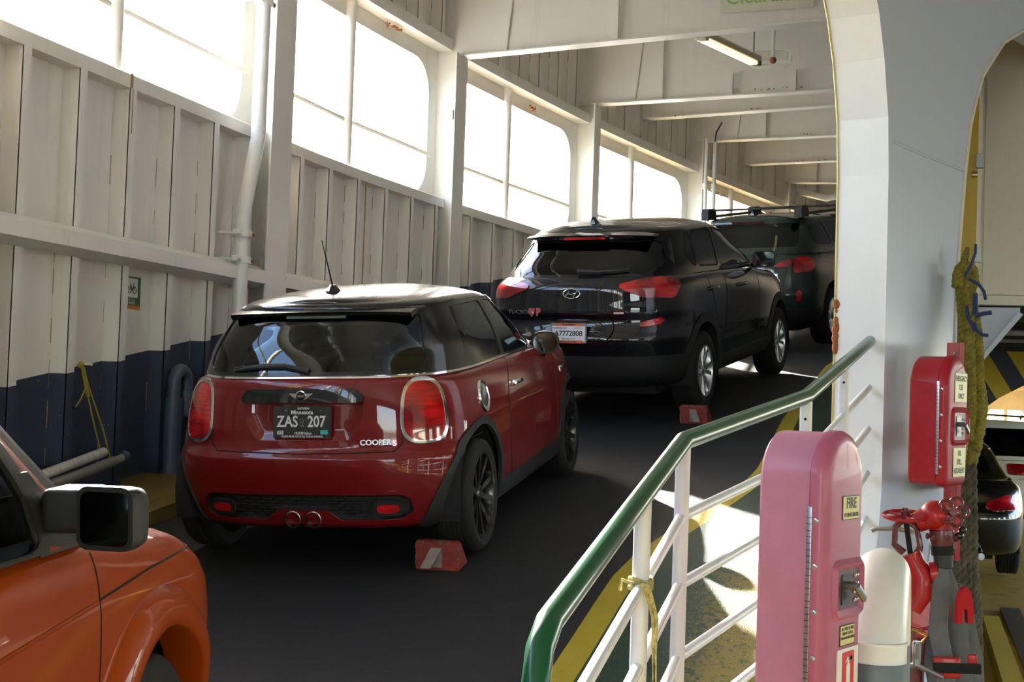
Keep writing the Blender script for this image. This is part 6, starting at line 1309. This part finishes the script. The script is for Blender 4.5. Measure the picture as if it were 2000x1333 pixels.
# pipes through the lightening hole
pp = thing('overhead_pipes', 'thin white pipes with rusty joint behind the oval beam hole', 'pipe', (-1.8, 18.5, 6.0)); mb = MB()
mb.tube([(-2.3, 18.3, 5.99), (-1.2, 18.3, 6.02)], .022, M_PIPEW, 10); mb.cyl((-1.88, 17.98, 6.0), (-1.88, 17.98, 6.6), .022, M_PIPEW, 10); mb.cyl((-1.72, 18.6, 5.8), (-1.72, 18.6, 6.6), .022, M_PIPEW, 10); obj('pipe', mb, parent=pp)
mb = MB(); mb.sphere((-1.88, 17.98, 5.99), .045, M_RUST, 10); obj('rusty_joint', mb, parent=pp)
# white pipe run far forward
mb = MB(); mb.tube([(-1.55, 26.8, 5.55), (-1.75, 26.8, 5.50), (-2.2, 26.9, 5.62), (-2.5, 27.0, 5.66)], .06, M_PIPEW, 12); mb.tube([(-2.5, 27.0, 5.2), (-2.5, 27.0, 6.7)], .05, M_PIPEW, 12); o = obj('bent_pipe', mb, loc=(-2.2, 26.9, 5.6)); o['label'] = 'bent white pipe under the farthest beams above the station wagon'; o['category'] = 'pipe'
# clearance sign on the first beam
cs = thing('clearance_sign', 'cream sign with green Clearance lettering on the nearest ceiling beam', 'sign', (-1.56, 14.1, 5.74)); F = frame((-1.56, 14.128, 5.755), (1, 0, .03), (0, -1, 0)); mb = MB(); mb.prism(rrect(.92, .38, .01), F, .006, mat('cream_sign', (.70, .68, .52), .5)); obj('panel', mb, parent=cs)
q = text_mb('Clearance', .20, F @ Matrix.Translation((0, -.045, .007)), mat('light_green_lettering', (.30, .55, .14), .5), .002, bold=.002); obj('lettering', q, parent=cs)
mb = MB(); mb.rbox((-4.75, 13.935, 4.50), (-4.735, 13.96, 4.60), .002, M_GREYM); obj('tag_plate', mb, parent=wall)
M_STREAK = mat('rust_streak', (.42, .24, .07), .6, var=.3, vscale=20)
for y, z0, z1, w_ in ((12.33, 2.62, 3.60, .028), (8.30, 3.60, 3.70, .03), (8.32, 3.3, 3.6, .008)):
    mb = MB(); mb.box((XW(y)+.001, y-w_/2, z0), (XW(y)+.0035, y+w_/2, z1), M_STREAK); obj('rust_streak', mb, parent=wall)
# rust nuggets on the window frames
for y, z, n_, sp in ((8.25, 3.71, 7, .03), (12.1, 3.70, 6, .02), (10.75, 4.92, 8, .03), (14.6, 5.10, 12, .05), (16.6, 5.16, 14, .06), (12.9, 5.22, 16, .12), (23.5, 5.1, 10, .2), (26.0, 5.1, 14, .3)):
    mb = MB()
    for k in range(n_): yy_ = y+random.gauss(0, sp); mb.sphere((XW(yy_)-.10+random.uniform(0, .06), yy_, z+random.gauss(0, .01)), random.uniform(.006, .018), M_RUST, 6)
    obj('rust_patch', mb, parent=wall)
mb = MB()
for x, y, z in ((-2.0, 18.07, 5.645), (-1.6, 18.07, 5.66), (-2.3, 20.02, 5.80), (-1.7, 22.1, 5.82), (-2.0, 24.1, 5.75), (-1.75, 24.1, 5.755), (-3.4, 20.0, 5.72)):
    for k in range(6): mb.sphere((x+random.gauss(0, .12), y, z+random.gauss(0, .004)), random.uniform(.004, .012), M_RUST, 6)
obj('rust_patch', mb, parent=ceil_)
for o in bpy.data.objects:
    if '_local' in o: del o['_local']
